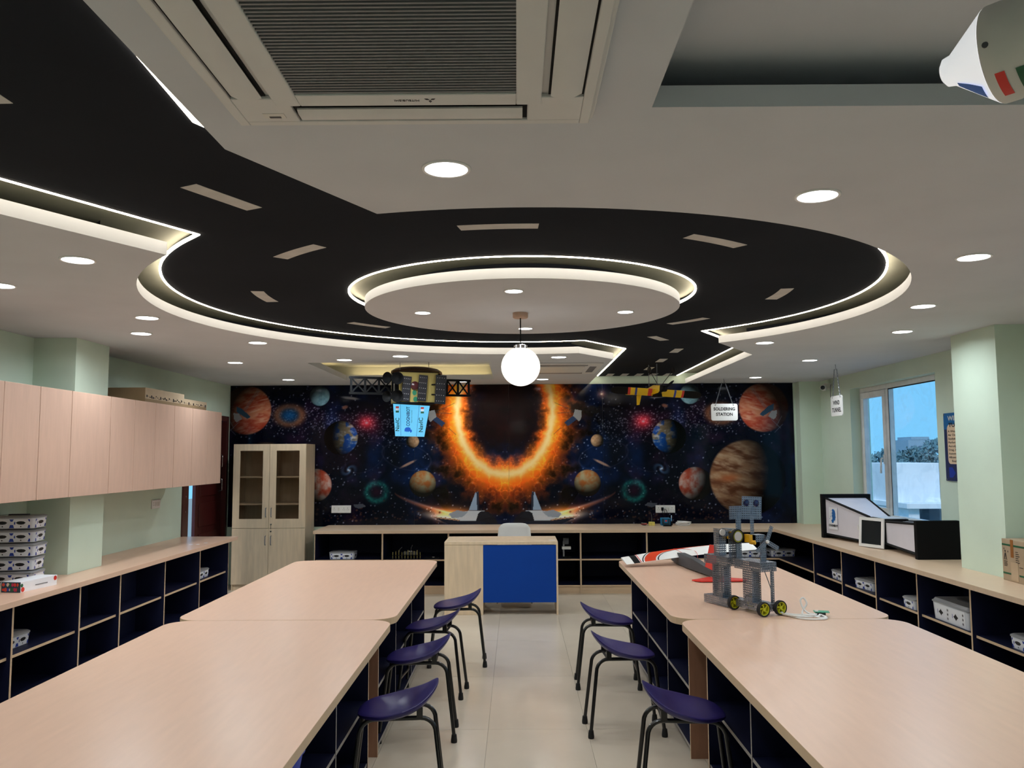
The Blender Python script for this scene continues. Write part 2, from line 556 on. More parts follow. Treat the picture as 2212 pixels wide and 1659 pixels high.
def inside(p, P):
    c = False
    n = len(P)
    for i in range(n):
        a, b = P[i - 1], P[i]
        if (a[1] > p[1]) != (b[1] > p[1]) and p[0] < (b[0] - a[0]) * (p[1] - a[1]) / (b[1] - a[1]) + a[0]:
            c = not c
    return c
def fill(loops, keep):
    V, E_ = [], []
    for L in loops:
        b = len(V)
        V += [Vector(p) for p in L]
        E_ += [(b + i, b + (i + 1) % len(L)) for i in range(len(L))]
    v, e, f, *_ = delaunay_2d_cdt(V, E_, [], 0, 1e-5)
    tri = []
    for t in f:
        c = (sum(v[i].x for i in t) / len(t), sum(v[i].y for i in t) / len(t))
        if keep(c):
            tri.append(list(t))
    return v, tri
v2, tri = fill([OUT, OP, TRAY, REC], lambda c: inside(c, OUT) and not inside(c, OP) and not inside(c, TRAY) and not inside(c, REC))
cm = MB()
cm.add([(p.x, p.y, ZC) for p in v2], [t[::-1] for t in tri])
cm.add([(p.x, p.y, ZC + SLAB) for p in v2], tri)
def curtain(L):
    n = len(L)
    for i in range(n):
        a, b = L[i], L[(i + 1) % n]
        if (a[1] > YB and b[1] > YB) or (a[1] < YF and b[1] < YF):
            continue
        cm.add([(a[0], a[1], ZC), (b[0], b[1], ZC), (b[0], b[1], ZC + SLAB), (a[0], a[1], ZC + SLAB)], [(0, 3, 2, 1)])
for L in (OP, TRAY, REC):
    curtain(L)
ceil_o = struct(cm.build('ceiling', M_CEIL))
MB().box(XL - 0.1, YF - 0.1, ZU, XR + 0.2, YB + 0.1, ZU + 0.1).build('upper_slab', M_CEIL, ceil_o)
STEP = 0.035
IP = offset_poly(OP, 0.12)
for i_, xx in ((0, -0.80), (1, -0.988)):
    IP[i_] = (xx, IP[i_][1])
CIR = arc(0, 2 * PI, 1.105, 96)[:-1]
dk = [p for p in offset_poly(OP, -0.30)]
def board(loops, keep, z0, z1, nm, edge_loops, mm=M_DARK):
    dm = MB()
    v3, tri3 = fill(loops, keep)
    cl_ = lambda y: max(YF + 0.001, min(y, YB - 0.001))
    dm.add([(p.x, cl_(p.y), z0) for p in v3], [t[::-1] for t in tri3])
    dm.add([(p.x, cl_(p.y), z1) for p in v3], tri3)
    for L in edge_loops:
        for i in range(len(L)):
            a, b = L[i - 1], L[i]
            dm.add([(a[0], cl_(a[1]), z0), (b[0], cl_(b[1]), z0), (b[0], cl_(b[1]), z1), (a[0], cl_(a[1]), z1)], [(0, 1, 2, 3)])
    return dm.build(nm, mm, ceil_o)
dark = board([IP, CIR], lambda c: inside(c, IP) and not inside(c, CIR), ZD, ZD + 0.02, 'charcoal_panel', [IP, CIR])
dark['label'] = 'charcoal recessed ceiling panel painted like a road'
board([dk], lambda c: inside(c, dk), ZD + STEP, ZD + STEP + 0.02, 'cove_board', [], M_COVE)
# suspended disc
m = MB()
m.lathe([(0.0, ZC), (0.985, ZC), (1.0, ZC + 0.004), (1.0, ZC + SLAB), (0.0, ZC + SLAB)], 96, 0, T(CC[0], CC[1], 0))
disc = m.build('ceiling_disc', M_CEIL, ceil_o, smooth=True)
MB().lathe([(0.0, ZC + SLAB + 0.0005), (0.78, ZC + SLAB + 0.0005), (0.78, ZD + STEP - 0.0005), (0.0, ZD + STEP - 0.0005)], 64, 0, T(CC[0], CC[1], 0)).build('disc_hanger', M_DARK, ceil_o, smooth=True)
disc['label'] = 'round white suspended ceiling disc in the middle of the ring'
# cove upstands closing the gap above the slab edge (shadowed depth behind the fascia)
up_p = offset_poly(OP, -0.26)
cu = MB()
for i in range(len(up_p)):
    a, b = up_p[i - 1], up_p[i]
    if max(a[1], b[1]) > YB or min(a[1], b[1]) < YF:
        continue
    cu.add([(a[0], a[1], ZC + SLAB), (b[0], b[1], ZC + SLAB), (b[0], b[1], ZD + STEP), (a[0], a[1], ZD + STEP)], [(0, 1, 2, 3)])
cu.build('cove_upstand', M_DARK, ceil_o)

# painted road dashes
def dash(P, mname='road_marking'):
    mb = MB()
    mb.prism(P[::-1] if sum((P[i - 1][0] * P[i][1] - P[i][0] * P[i - 1][1]) for i in range(len(P))) < 0 else P, ZD - 0.0015, ZD - 0.0002)
    return mb.build(mname, M_ROADW, ceil_o)
def arcdash(a_mid, half, r0=1.62, r1=1.70):
    a = [math.radians(a_mid - half), math.radians(a_mid + half)]
    ins = [(CC[0] + r0 * math.cos(a[0] + (a[1] - a[0]) * k / 8), CC[1] + r0 * math.sin(a[0] + (a[1] - a[0]) * k / 8)) for k in range(9)]
    ou = [(CC[0] + r1 * math.cos(a[0] + (a[1] - a[0]) * k / 8), CC[1] + r1 * math.sin(a[0] + (a[1] - a[0]) * k / 8)) for k in range(9)]
    dash(ou + ins[::-1])
for a_mid in (-133, -94, -56, -1, 39, 181.5, 136):
    arcdash(a_mid, 6.2)
def sdash(c, dirv, L=0.31, wd=0.085):
    dv = Vector(dirv).normalized()
    nv = Vector((-dv.y, dv.x))
    c = Vector(c)
    dash([tuple(c + dv * L / 2 + nv * wd / 2), tuple(c - dv * L / 2 + nv * wd / 2), tuple(c - dv * L / 2 - nv * wd / 2), tuple(c + dv * L / 2 - nv * wd / 2)])
sdash((-1.16, 3.225), (0.46, 0.89), 0.34)
sdash((-1.50, 2.16), (0.02, 1), 0.34)
sdash((1.258, 7.31), (0.52, 0.85), 0.30)
for yy in (8.19, 9.04, 9.89):
    sdash((1.585, yy), (0, 1), 0.31, 0.085)
for k in range(5):
    sdash((1.205 + 0.185 * k, 10.65), (0, 1), 0.31, 0.085)

# cove LED strips
def ribbon(path, closed=False, wd=0.010, h=0.014, z=ZD + 0.010):
    mb = MB()
    n = len(path)
    L, Rr = [], []
    for i in range(n):
        p = Vector(path[i])
        a = Vector(path[i - 1]) if (i > 0 or closed) else None
        b = Vector(path[(i + 1) % n]) if (i < n - 1 or closed) else None
        e1 = (p - a).normalized() if a is not None else (b - p).normalized()
        e2 = (b - p).normalized() if b is not None else e1
        n1, n2 = Vector((-e1.y, e1.x)), Vector((-e2.y, e2.x))
        k = n1 + n2
        k = k / max(k.dot(n1), 0.3)
        L.append(p + k * wd / 2)
        Rr.append(p - k * wd / 2)
    rings = [[Vector((L[i].x, L[i].y, z - 0.0005)), Vector((Rr[i].x, Rr[i].y, z - 0.0005)), Vector((Rr[i].x, Rr[i].y, z - h)), Vector((L[i].x, L[i].y, z - h))] for i in range(n)]
    mb.loft(rings, 0, closed)
    return mb
LP = offset_poly(IP, -0.007)
n_a1 = 2 + 61
runR = [(p[0], max(-1.5, min(p[1], YB - 0.05))) for p in LP[0:n_a1 + 2]]
runL = [(p[0], max(-1.5, min(p[1], YB - 0.05))) for p in LP[n_a1 + 2:]]
# the near-side road edge keeps a little gap to the slab edge
tag(ribbon(runR).build('led_strip', M_LED), 'white cove light strip along the right outer edge of the charcoal road', 'light strip')
tag(ribbon(runL).build('led_strip', M_LED), 'white cove light strip along the left outer edge of the charcoal road', 'light strip')
tag(ribbon(arc(0, 2 * PI, 1.098, 96)[:-1], True).build('led_strip', M_LED), 'closed white light strip ring around the suspended ceiling disc', 'light strip')
tr = MB()
for a, b in (((-2.0, 10.24), (-0.34, 10.24)), ((-2.24, 8.28), (-2.24, 10.06)), ((-0.10, 8.28), (-0.10, 10.06))):
    n0 = len(tr.v)
    tr.box(min(a[0], b[0]) - 0.01, min(a[1], b[1]) - 0.01, ZC + SLAB + 0.001, max(a[0], b[0]) + 0.01, max(a[1], b[1]) + 0.01, ZC + SLAB + 0.008)
tag(tr.build('led_strip', M_WARM), 'warm yellow light strip hidden around the rear ceiling tray', 'light strip')
# ceiling tray soffit at the rear (top and back upstand of the recess)
m = MB()
m.box(-2.45, 7.9, 2.74, 0.1, 10.45, 2.76)
m.box(-2.45, 10.32, ZC + SLAB, 0.1, 10.34, 2.74).box(-2.45, 7.9, ZC + SLAB, -2.43, 10.32, 2.74).box(0.08, 7.9, ZC + SLAB, 0.1, 10.32, 2.74).box(-2.43, 7.9, ZC + SLAB, 0.08, 7.92, 2.74)
m.build('tray_soffit', M_CEIL, ceil_o)

# soffit of the front right recess
m = MB()
m.box(0.1, 0.25, 2.70, 2.95, 2.42, 2.72)
m.box(0.1, 2.40, ZC + SLAB, 2.95, 2.42, 2.70).box(0.1, 0.25, ZC + SLAB, 2.95, 0.27, 2.70).box(0.1, 0.27, ZC + SLAB, 0.12, 2.40, 2.70).box(2.93, 0.27, ZC + SLAB, 2.95, 2.40, 2.70)
m.build('recess_soffit', M_CEIL, ceil_o)

# ------------------------------------------------------------------ recessed downlights
def downlight_proto(r):
    t = bpy.data.objects.new('downlight', None)
    COL.objects.link(t)
    MB().lathe([(r * 0.86, -0.001), (r * 0.87, -0.005), (r * 0.97, -0.006), (r, -0.003), (r, 0.0), (r * 0.86, 0.0)], 32).build('trim_ring', M_WHITE, t, smooth=True)
    MB().lathe([(0, -0.0025), (r * 0.85, -0.0025), (r * 0.86, 0.0), (0, 0.0)], 32).build('lens', M_DLAM, t)
    ld = bpy.data.lights.new('downlight_lamp', 'AREA')
    ld.shape = 'DISK'
    ld.size = r * 1.7
    ld.energy = DOWNLIGHT_W * (r / 0.08) ** 2
    ld.color = (0.88, 0.955, 1.0)
    ld.spread = math.radians(165)
    lo = bpy.data.objects.new('lamp', ld)
    COL.objects.link(lo)
    lo.parent = t
    lo.location = (0, 0, -0.006)
    return t
DL = [(-0.222, 2.622, 0, 'large bright recessed downlight right behind the near cassette air conditioner'),
      (1.085, 2.928, 0, 'recessed downlight beside the near right curve of the charcoal ring'),
      (2.167, 3.887, 0, 'recessed downlight on the right ceiling nearest the right picture edge'),
      (-2.052, 3.832, 0, 'recessed downlight under the left lit ceiling edge, nearest the left'),
      (-2.768, 4.397, 0, 'recessed downlight cut off by the left picture edge'),
      (-2.448, 5.463, 0, 'recessed downlight left of the ring, just above another one'),
      (-2.804, 6.165, 0, 'recessed downlight above the wall cabinets, lower of a close pair'),
      (-2.098, 6.708, 0, 'recessed downlight below the far left curve of the ring'),
      (-2.761, 8.129, 0, 'recessed downlight above the cartons on the wall cabinets'),
      (-2.744, 9.986, 0, 'recessed downlight at the rear left above the tall glazed cabinet'),
      (-1.648, 7.945, 0, 'recessed downlight at the left corner of the warm ceiling tray'),
      (-1.072, 7.673, 0, 'recessed downlight in front of the warm tray, above the satellite model'),
      (0.403, 7.816, 0, 'recessed downlight right of the globe lamp, before the far air conditioner'),
      (0.322, 10.108, 0, 'recessed downlight by the mural, right of and below the globe lamp'),
      (-0.656, 10.34, 0, 'recessed downlight by the mural behind the truss of the satellite model'),
      (2.564, 5.199, 0, 'recessed downlight right of the ring, larger of the right pair'),
      (2.938, 6.294, 0, 'recessed downlight near the right pillar top, lower of the right pair'),
      (2.068, 6.883, 0, 'recessed downlight below the right end of the lit ring edge'),
      (2.904, 8.206, 0, 'recessed downlight left of the chain of the wind tunnel sign'),
      (2.886, 10.017, 0, 'recessed downlight at the rear right above the soldering sign'),
      (-0.01, 4.632, 1, 'small downlight at the near side of the ceiling disc'),
      (-0.602, 5.329, 1, 'small downlight at the left side of the ceiling disc'),
      (0.71, 5.339, 1, 'small downlight at the right side of the ceiling disc'),
      (0.07, 6.023, 1, 'small downlight at the far side of the ceiling disc behind the globe cord'),
      (-2.75, 1.6, 0, 'unseen recessed downlight added behind the viewpoint on the left'),  # from here on: unseen downlights added to light the near half
      (3.0, 1.9, 0, 'unseen recessed downlight added behind the viewpoint on the right'),
      (-0.3, 0.2, 0, 'unseen recessed downlight added behind the viewpoint in the middle'),
      (-2.75, -0.6, 0, 'unseen recessed downlight added at the rear left behind the viewpoint'),
      (2.6, -0.6, 0, 'unseen recessed downlight added at the rear right behind the viewpoint')]
protos = {0: downlight_proto(0.08), 1: downlight_proto(0.056)}
first = {0: True, 1: True}
for x, y, k, lb in DL:
    if first[k]:
        o = protos[k]
        o.location = (x, y, ZC)
        tag(o, lb, 'downlight', 'recessed ceiling downlights')
        first[k] = False
    else:
        dup(protos[k], (x, y, ZC), 0, lb, 'recessed ceiling downlights')

# ------------------------------------------------------------------ near cassette air conditioner
ACX, ACY, ACZ, ACH = -0.268, 1.70, 2.515, 0.478
ac = thing('cassette_air_conditioner', 'large four way cassette air conditioner with dark ribbed grille, near the viewer', 'air conditioner', (ACX, ACY, ACZ))
m = MB()
h, g = ACH, 0.335
m.prism(rrect(-h, -h, h, h, 0.03), 0.012, 0.04)
# outer frame with slots for the four louvres
s0, s1, sl = 0.352, 0.44, 0.30
m.box(-h + 0.012, -h + 0.012, 0.0, -s1, h - 0.012, 0.012).box(s1, -h + 0.012, 0.0, h - 0.012, h - 0.012, 0.012)
m.box(-s1, s1, 0.0, s1, h - 0.012, 0.012).box(-s1, -h + 0.012, 0.0, s1, -s1, 0.012)
for sx in (-1, 1):
    for sy in (-1, 1):
        m.box(min(sx * sl, sx * s1), min(sy * sl, sy * s1), 0.0, max(sx * sl, sx * s1), max(sy * sl, sy * s1), 0.012)
m.build('fascia', M_ACW, ac, bevel=0.003)
m = MB()
m.box(-s1, -sl, 0.008, -s0, sl, 0.0118).box(s0, -sl, 0.008, s1, sl, 0.0118).box(-sl, s0, 0.008, sl, s1, 0.0118).box(-sl, -s1, 0.008, sl, -s0, 0.0118)
m.build('air_slot', M_VOID, ac)
def louvre():
    mb = MB()
    prof = [(s0 + 0.005, -0.002), (s0 + 0.02, -0.008), (s1 - 0.03, -0.008), (s1 - 0.006, 0.004), (s1 - 0.008, 0.009), (s0 + 0.008, 0.004)]
    L = sl - 0.012
    mb.loft([[Vector((p[0], yy, p[1])) for p in prof] for yy in (-L, L)])
    return mb
for k in range(4):
    louvre().xf(RZ(k * PI / 2)).build('louvre', M_ACW, ac, smooth=True)
m = MB()
gi = 0.272
m.box(-g, -g, -0.004, -gi, g, 0.012).box(gi, -g, -0.004, g, g, 0.012).box(-gi, gi, -0.004, gi, g, 0.012).box(-gi, -g, -0.004, gi, -gi, 0.012)
pf = m.build('grille_frame', M_ACW, ac, bevel=0.003)
MB().box(-gi, -gi, 0.010, gi, gi, 0.0118).build('grille_filter', M_SOLAR, ac)
m = MB()
ns = 38
for k in range(ns):
    yy = -gi + (k + 0.5) * 2 * gi / ns
    m.box(-gi, yy - 0.0030, 0.0, gi, yy + 0.0030, 0.009)
gr = m.build('grille_slats', M_GREYP, ac)
gr['kind'] = 'stuff'
text('MITSUBISHI', 0.014, M_INK, ac, (0.0, 0.302, -0.0045), (PI, 0, PI), sy=1.0, sx=0.9)
m = MB()
for cx, cy, a in ((0, 0.006, 90), (-0.0075, -0.006, 210), (0.0075, -0.006, 330)):
    a = math.radians(a)
    dv, nv = Vector((math.cos(a), math.sin(a))), Vector((-math.sin(a), math.cos(a)))
    c = Vector((cx, cy))
    m.prism([tuple(c + dv * 0.007), tuple(c + nv * 0.004), tuple(c - dv * 0.007), tuple(c - nv * 0.004)], -0.0004, 0.0004)
tri_o = m.build('diamond_mark', M_INK, ac)
tri_o.location = (0.058, 0.302, -0.0045)
tri_o.rotation_euler = (PI, 0, PI)
m = MB().box(-0.385, 0.385, -0.0012, -0.33, 0.415, 0.0)
m.build('receiver_label', M_OFFW, ac)
MB().box(-0.372, 0.402, -0.002, -0.342, 0.412, -0.0012).build('receiver_window', M_DGREY, ac)

# far cassette air conditioner (flush, beside the globe)
ac2 = thing('cassette_air_conditioner', 'far flush cassette air conditioner panel right of the globe lamp', 'air conditioner', (0.46, 8.82, ZC - 0.02))
m = MB()
m.prism(rrect(-0.42, -0.52, 0.42, 0.52, 0.02), 0.004, 0.0195)
m.build('fascia', M_ACW, ac2, bevel=0.003)
MB().box(-0.25, -0.30, -0.004, 0.25, 0.30, 0.004).build('grille_frame', M_OFFW, ac2, bevel=0.003)
for k, (x0, y0, x1, y1) in enumerate(((-0.27, 0.36, 0.27, 0.43), (-0.27, -0.43, 0.27, -0.36), (-0.37, -0.28, -0.30, 0.28), (0.30, -0.28, 0.37, 0.28))):
    MB().box(x0, y0, 0.0, x1, y1, 0.0038).build('louvre', M_GREYP, ac2)

# globe pendant
pl = thing('globe_pendant', 'glowing white globe pendant hanging from the ceiling disc', 'lamp', (0.03, 5.37, ZC))
MB().lathe([(0, 0), (0.05, 0), (0.05, -0.028), (0.046, -0.034), (0, -0.034)], 28).build('canopy', mat('rose_metal', rgb(190, 160, 140), 0.4, metal=0.3), pl, smooth=True)
MB().tube([(0, 0, -0.03), (0, 0, -0.215)], 0.004, 8).build('cord', M_BLK, pl, smooth=True)
MB().lathe([(0, -0.205), (0.022, -0.207), (0.042, -0.212), (0.044, -0.236), (0, -0.236)], 24).build('cap', M_CHROME, pl, smooth=True)
MB().sphere((0, 0, -0.352), 0.126, 40, 24).build('globe', M_GLOBE, pl, smooth=True)
# ================================================================== SPACE MURAL (flat print, painted procedurally into the panel meshes)
rng = np.random.RandomState(11)
def vnoise(x, y, seed):
    r = np.random.RandomState(seed)
    g = r.rand(64, 64)
    xi, yi = np.floor(x).astype(int), np.floor(y).astype(int)
    fx, fy = x - xi, y - yi
    fx, fy = fx * fx * (3 - 2 * fx), fy * fy * (3 - 2 * fy)
    a, b = g[yi % 64, xi % 64], g[yi % 64, (xi + 1) % 64]
    c, d_ = g[(yi + 1) % 64, xi % 64], g[(yi + 1) % 64, (xi + 1) % 64]
    return (a * (1 - fx) + b * fx) * (1 - fy) + (c * (1 - fx) + d_ * fx) * fy
def fbm(x, y, seed, o=5):
    s, a, t = 0, 0.5, 0
    for k in range(o):
        s = s + a * vnoise(x * 2 ** k, y * 2 ** k, seed + k)
        t += a
        a *= 0.5
    return s / t
def sstep(a, b, x):
    t = np.clip((x - a) / (b - a), 0, 1)
    return t * t * (3 - 2 * t)
MX0, MX1, MY0, MY1 = 497.0, 1715.0, 829.0, 1133.0
def paint(PX, PY):
    XM = 1092.0
    H_, W_ = PX.shape
    img = np.zeros((H_, W_, 3))
    u = XM - np.abs(PX - XM)                  # mirrored coordinate (left half)
    n1 = fbm(u / 90, PY / 90, 1)
    n2 = fbm(u / 45 + 7, PY / 45, 9)
    img[:] = np.array([5, 8, 22])
    img += (sstep(0.45, 0.75, n1)[..., None]) * np.array([6, 26, 58])
    img += (sstep(0.55, 0.8, n2)[..., None]) * np.array([26, 10, 16]) * 0.8
    def over(mask, c):
        nonlocal img
        m_ = np.clip(mask, 0, 1)[..., None]
        img = img * (1 - m_) + np.asarray(c) * m_
    def addc(mask, c):
        nonlocal img
        img = img + np.clip(mask, 0, None)[..., None] * np.asarray(c, float)
    def d2(cx, cy, sx=1.0, sy=1.0, rot=0.0, U=None):
        X_ = (u if U is None else U) - cx
        Y_ = PY - cy
        c, s = math.cos(rot), math.sin(rot)
        return np.sqrt(((X_ * c + Y_ * s) / sx) ** 2 + ((-X_ * s + Y_ * c) / sy) ** 2)
    # stars
    st = np.zeros((H_, W_))
    sx_ = (PX[0, 1] - PX[0, 0])
    for k in range(1500):
        if k < 700:
            cx, cy, b, r = rng.uniform(497, XM), rng.uniform(830, 1132), rng.uniform(0.15, 0.9), rng.uniform(0.5, 0.95)
        else:
            cx = rng.uniform(560, 900)
            cy = 885 + (cx - 560) * 0.10 + rng.normal(0, 14) + (20 if k % 3 == 0 else 0)
            b, r = rng.uniform(0.1, 0.7), rng.uniform(0.5, 0.9)
        for c_ in (cx, 2 * XM - cx):
            j, i = (c_ - PX[0, 0]) / sx_, (cy - PY[0, 0]) / (PY[1, 0] - PY[0, 0])
            j0, i0 = int(j), int(i)
            for jj in range(max(0, j0 - 2), min(W_, j0 + 4)):
                for ii in range(max(0, i0 - 2), min(H_, i0 + 4)):
                    st[ii, jj] = max(st[ii, jj], b * math.exp(-((jj - j) ** 2 + (ii - i) ** 2) / (2 * r * r)))
    addc(st, [190, 195, 205])
    # glow and fire of the eclipse ring
    cx, cy, rx, ry = XM, 888.0, 103.0, 136.0
    th = np.arctan2((PY - cy) / ry, (u - cx) / rx)
    nn = fbm(u / 26, PY / 26, 21, 6)
    nr = fbm(u / 12 + 3, PY / 12, 33, 5)
    rr = np.sqrt(((PX - cx) / rx) ** 2 + ((PY - cy) / ry) ** 2)
    outer = 1.85 + (nn - 0.5) * 1.5
    fire = (1 - sstep(1.02, outer, rr)) * sstep(0.62, 0.98, rr + (nr - 0.5) * 0.25)
    over(fire * 0.95, np.stack([150 + 70 * nr, 50 + 55 * nn, 12 + 18 * nn], -1))
    fila = 1 - np.clip(np.abs(fbm(u / 14 + 11, PY / 14, 47, 4) - 0.5) * 14, 0, 1)
    addc(fila * fire * 0.7, [110, 66, 22])
    darkb = sstep(0.5, 0.72, nn) * sstep(1.12, 1.4, rr)
    img *= (1 - 0.75 * (darkb * (rr < 2.0))[..., None])
    ring = np.exp(-((rr - 1.0 + (nr - 0.5) * 0.07) / 0.075) ** 2)
    halo = np.exp(-((rr - 1.04) / 0.22) ** 2)
    addc(halo, [150, 70, 10])
    over(ring * 0.97, [255, 222, 150])
    inn = (1 - sstep(0.42, 0.93, rr + (nr - 0.5) * 0.35))
    over(inn * 0.97, np.stack([16 + 30 * nn, 12 + 8 * nn, 12 + 6 * nn], -1))
    # planets -------------------------------------------------------
    def planet(cx, cy, r, fcol, lx, ly, amb=0.05, pw=0.8, U=None):
        X_ = ((u if U is None else U) - cx) / r
        Y_ = (PY - cy) / r
        q = X_ * X_ + Y_ * Y_
        z_ = np.sqrt(np.clip(1 - q, 0, 1))
        L = math.sqrt(lx * lx + ly * ly + 0.35)
        sh = np.clip((X_ * lx + Y_ * ly + z_ * 0.59) / L, 0, 1) ** pw
        over(1 - sstep(0.95, 1.02, np.sqrt(q)), fcol(X_, Y_, z_) * (amb + sh)[..., None])
    def mixc(t, a, b):
        t = np.clip(t, 0, 1)[..., None]
        return np.asarray(a, float) * (1 - t) + np.asarray(b, float) * t
    def banded(a, b, c, fy, seed):
        def f(X_, Y_, z_):
            w_ = fbm(X_ * 2 + 5, Y_ * 5, seed, 6) * 1.1
            t = 0.5 + 0.5 * np.sin((Y_ + 0.25 * X_) * fy + w_ * 6)
            k = fbm(X_ * 5, (Y_ + 0.25 * X_) * 16, seed + 5, 6)
            return mixc(sstep(0.35, 0.9, k) * 0.8, mixc(t, a, b), c)
        return f
    def rocky(a, b, seed, s=3.0, lo=0.3, hi=0.72):
        def f(X_, Y_, z_):
            return mixc(sstep(lo, hi, fbm(X_ * s + 9, Y_ * s, seed)), a, b)
        return f
    planet(533, 882, 54, banded([176, 112, 84], [150, 58, 40], [190, 150, 130], 7, 60), 0.7, 0.25, 0.22)
    def earth(X_, Y_, z_):
        l_ = sstep(0.47, 0.6, fbm(X_ * 2.6 + 2, Y_ * 2.6, 71, 6))
        c = mixc(l_, [18, 84, 180], [140, 132, 104])
        return mixc(sstep(0.5, 0.85, fbm(X_ * 4, Y_ * 6, 75, 6)) * 0.8, c, [225, 232, 240])
    planet(738, 943, 37, earth, 0.95, -0.1, 0.0, 0.9)
    planet(684, 1045, 36, rocky([200, 190, 185], [170, 70, 48], 81, 2.4), 0.8, -0.35, 0.05)
    planet(915, 1043, 29, rocky([168, 160, 128], [176, 104, 52], 85, 2.6), 0.1, -0.6, 0.12)
    planet(893, 952, 14, rocky([205, 170, 135], [180, 140, 105], 88), 0.5, -0.2, 0.12)
    planet(691, 852, 22, rocky([120, 160, 176], [88, 128, 148], 90), 0.4, 0.5, 0.25)
    UR = 2 * XM - PX                            # the big planet only shows on the right half
    planet(2 * XM - 1612, 1033, 82, banded([150, 112, 82], [96, 58, 38], [186, 160, 132], 13, 95), 0.85, -0.15, 0.04)
    e = d2(2 * XM - 1572, 1034, 20, 8, 0.1)
    over(np.exp(-e ** 2) * 0.6, [176, 88, 44])
    # nebulae
    e = d2(626, 894, 1.35, 1.0)
    over(np.exp(-((e - 19) / 7.0) ** 2) * (0.35 + 0.7 * n2), [150, 84, 44])
    over(np.exp(-(e / 15.0) ** 2) * 0.85, [22, 84, 140])
    e = d2(793, 911, 1.25, 1.0)
    addc(np.exp(-(e / 13.0) ** 2) * (0.4 + n2), [190, 40, 40])
    addc(np.exp(-(e / 3.0) ** 2), [120, 120, 120])
    addc(np.exp(-(e / 28.0) ** 2), [60, 18, 24])
    e = d2(816, 1060, 1.1, 1.0)
    addc(np.exp(-((e - 19) / 6.0) ** 2) * (0.2 + 1.2 * fbm(u / 4, PY / 4, 55)), [20, 92, 76])
    addc(np.exp(-(e / 11.0) ** 2), [34, 10, 14])
    e = d2(756, 1013, 1.2, 0.8, -0.5)
    thg = np.arctan2(PY - 1013, u - 756)
    addc(np.exp(-(e / 13.0) ** 2) * (0.35 + 0.5 * np.cos(2 * thg - e * 0.45)), [70, 110, 140])
    addc(np.exp(-(e / 3.5) ** 2), [150, 150, 150])
    e = d2(882, 851)
    addc(np.exp(-(e / 10.0) ** 2) * (0.4 + 0.9 * fbm(u / 3, PY / 3, 58)), [150, 96, 70])
    addc(np.exp(-(e / 2.5) ** 2), [190, 180, 150])
    # comets
    for (x0, y0, L_, wd_, a_, c_) in ((757, 857, 26, 4.0, 0.12, (150, 150, 158)), (884, 1000, 24, 3.6, -0.45, (190, 150, 130)), (746, 877, 9, 5.0, -0.3, (150, 100, 84))):
        e = d2(x0, y0, L_, wd_, a_)
        over((1 - sstep(0.4, 1.05, e)) * 0.9, c_)
    # orbit arcs
    e = d2(880, 985, 2.0, 1.0, 0.25)
    addc(np.exp(-((e - 27) / 0.9) ** 2) * 0.4, [60, 50, 50])
    e = d2(790, 985, 1.5, 1.0, -0.5)
    addc(np.exp(-((e - 30) / 1.0) ** 2) * 0.3, [60, 40, 40])
    # engine swoosh under the shuttles
    tt = np.clip((u - 855) / 175.0, 0, 1)
    yc = 1062 + 62 * tt ** 0.72
    sw = np.exp(-((PY - yc) / (2 + 9 * tt)) ** 2) * (u > 855) * (u < 1040)
    addc(sw * (0.25 + 0.9 * tt), [225, 120, 60])
    addc(np.exp(-((PY - yc + 3) / 2.2) ** 2) * (u > 868) * (u < 1000) * tt, [120, 120, 130])
    e = d2(985, 1108, 46, 15, 0.10)
    addc(np.exp(-e ** 2) * 1.0, [250, 150, 60])
    e = d2(960, 1116, 40, 7, 0.20)
    addc(np.exp(-e ** 2), [190, 190, 180])
    # asteroid belt
    for k in range(150):
        ax = rng.uniform(560, 965)
        ay = 1122 - abs(rng.normal(0, 17)) + (ax > 900) * 4
        rr_ = rng.uniform(0.8, 3.2)
        for c_ in (ax, 2 * XM - ax):
            if not (PX[0, 0] - 4 < c_ < PX[0, -1] + 4):
                continue
            j0 = int((c_ - PX[0, 0]) / sx_)
            i0 = int((ay - PY[0, 0]) / (PY[1, 0] - PY[0, 0]))
            sl_ = (slice(max(0, i0 - 5), i0 + 6), slice(max(0, j0 - 5), j0 + 6))
            e = np.sqrt((PX[sl_] - c_) ** 2 + ((PY[sl_] - ay) * 1.2) ** 2)
            mk = ((1 - sstep(rr_ * 0.6, rr_ * 1.2, e)) * 0.8 * np.clip(0.75 - (PX[sl_] - c_ + PY[sl_] - ay) * 0.12, 0.2, 1))[..., None]
            img[sl_] = img[sl_] * (1 - mk) + np.array([112, 74, 58]) * rng.uniform(0.4, 0.95) * mk
    # polygons: shuttles, satellites, probes
    def poly(pts, c):
        msk = np.zeros((H_, W_), bool)
        n = len(pts)
        for i in range(n):
            (xa, ya), (xb, yb) = pts[i - 1], pts[i]
            cond = (ya > PY) != (yb > PY)
            if ya == yb:
                continue
            xi = (xb - xa) * (PY - ya) / (yb - ya) + xa
            msk ^= cond & (u < xi)
        over(msk * 0.97, c)
    def zp(L_):          # coordinates measured on a 3.456x enlargement with origin (480, 800)
        return [(480 + x / 3.456, 800 + y / 3.456) for x, y in L_]
    poly(zp([(1570, 1080), (1700, 1140), (1960, 1140), (2000, 1110), (1790, 1105)]), [26, 32, 46])
    poly(zp([(1690, 1070), (1850, 1040), (1960, 1040), (2010, 1085), (1900, 1112), (1780, 1112)]), [196, 204, 212])
    poly(zp([(1700, 1060), (1760, 1035), (1840, 1050), (1800, 1085), (1720, 1095)]), [150, 160, 172])
    poly(zp([(1845, 1038), (1895, 905), (1918, 900), (1922, 1036)]), [150, 172, 196])
    poly(zp([(1902, 905), (1918, 900), (1922, 1036), (1908, 1036)]), [40, 46, 60])
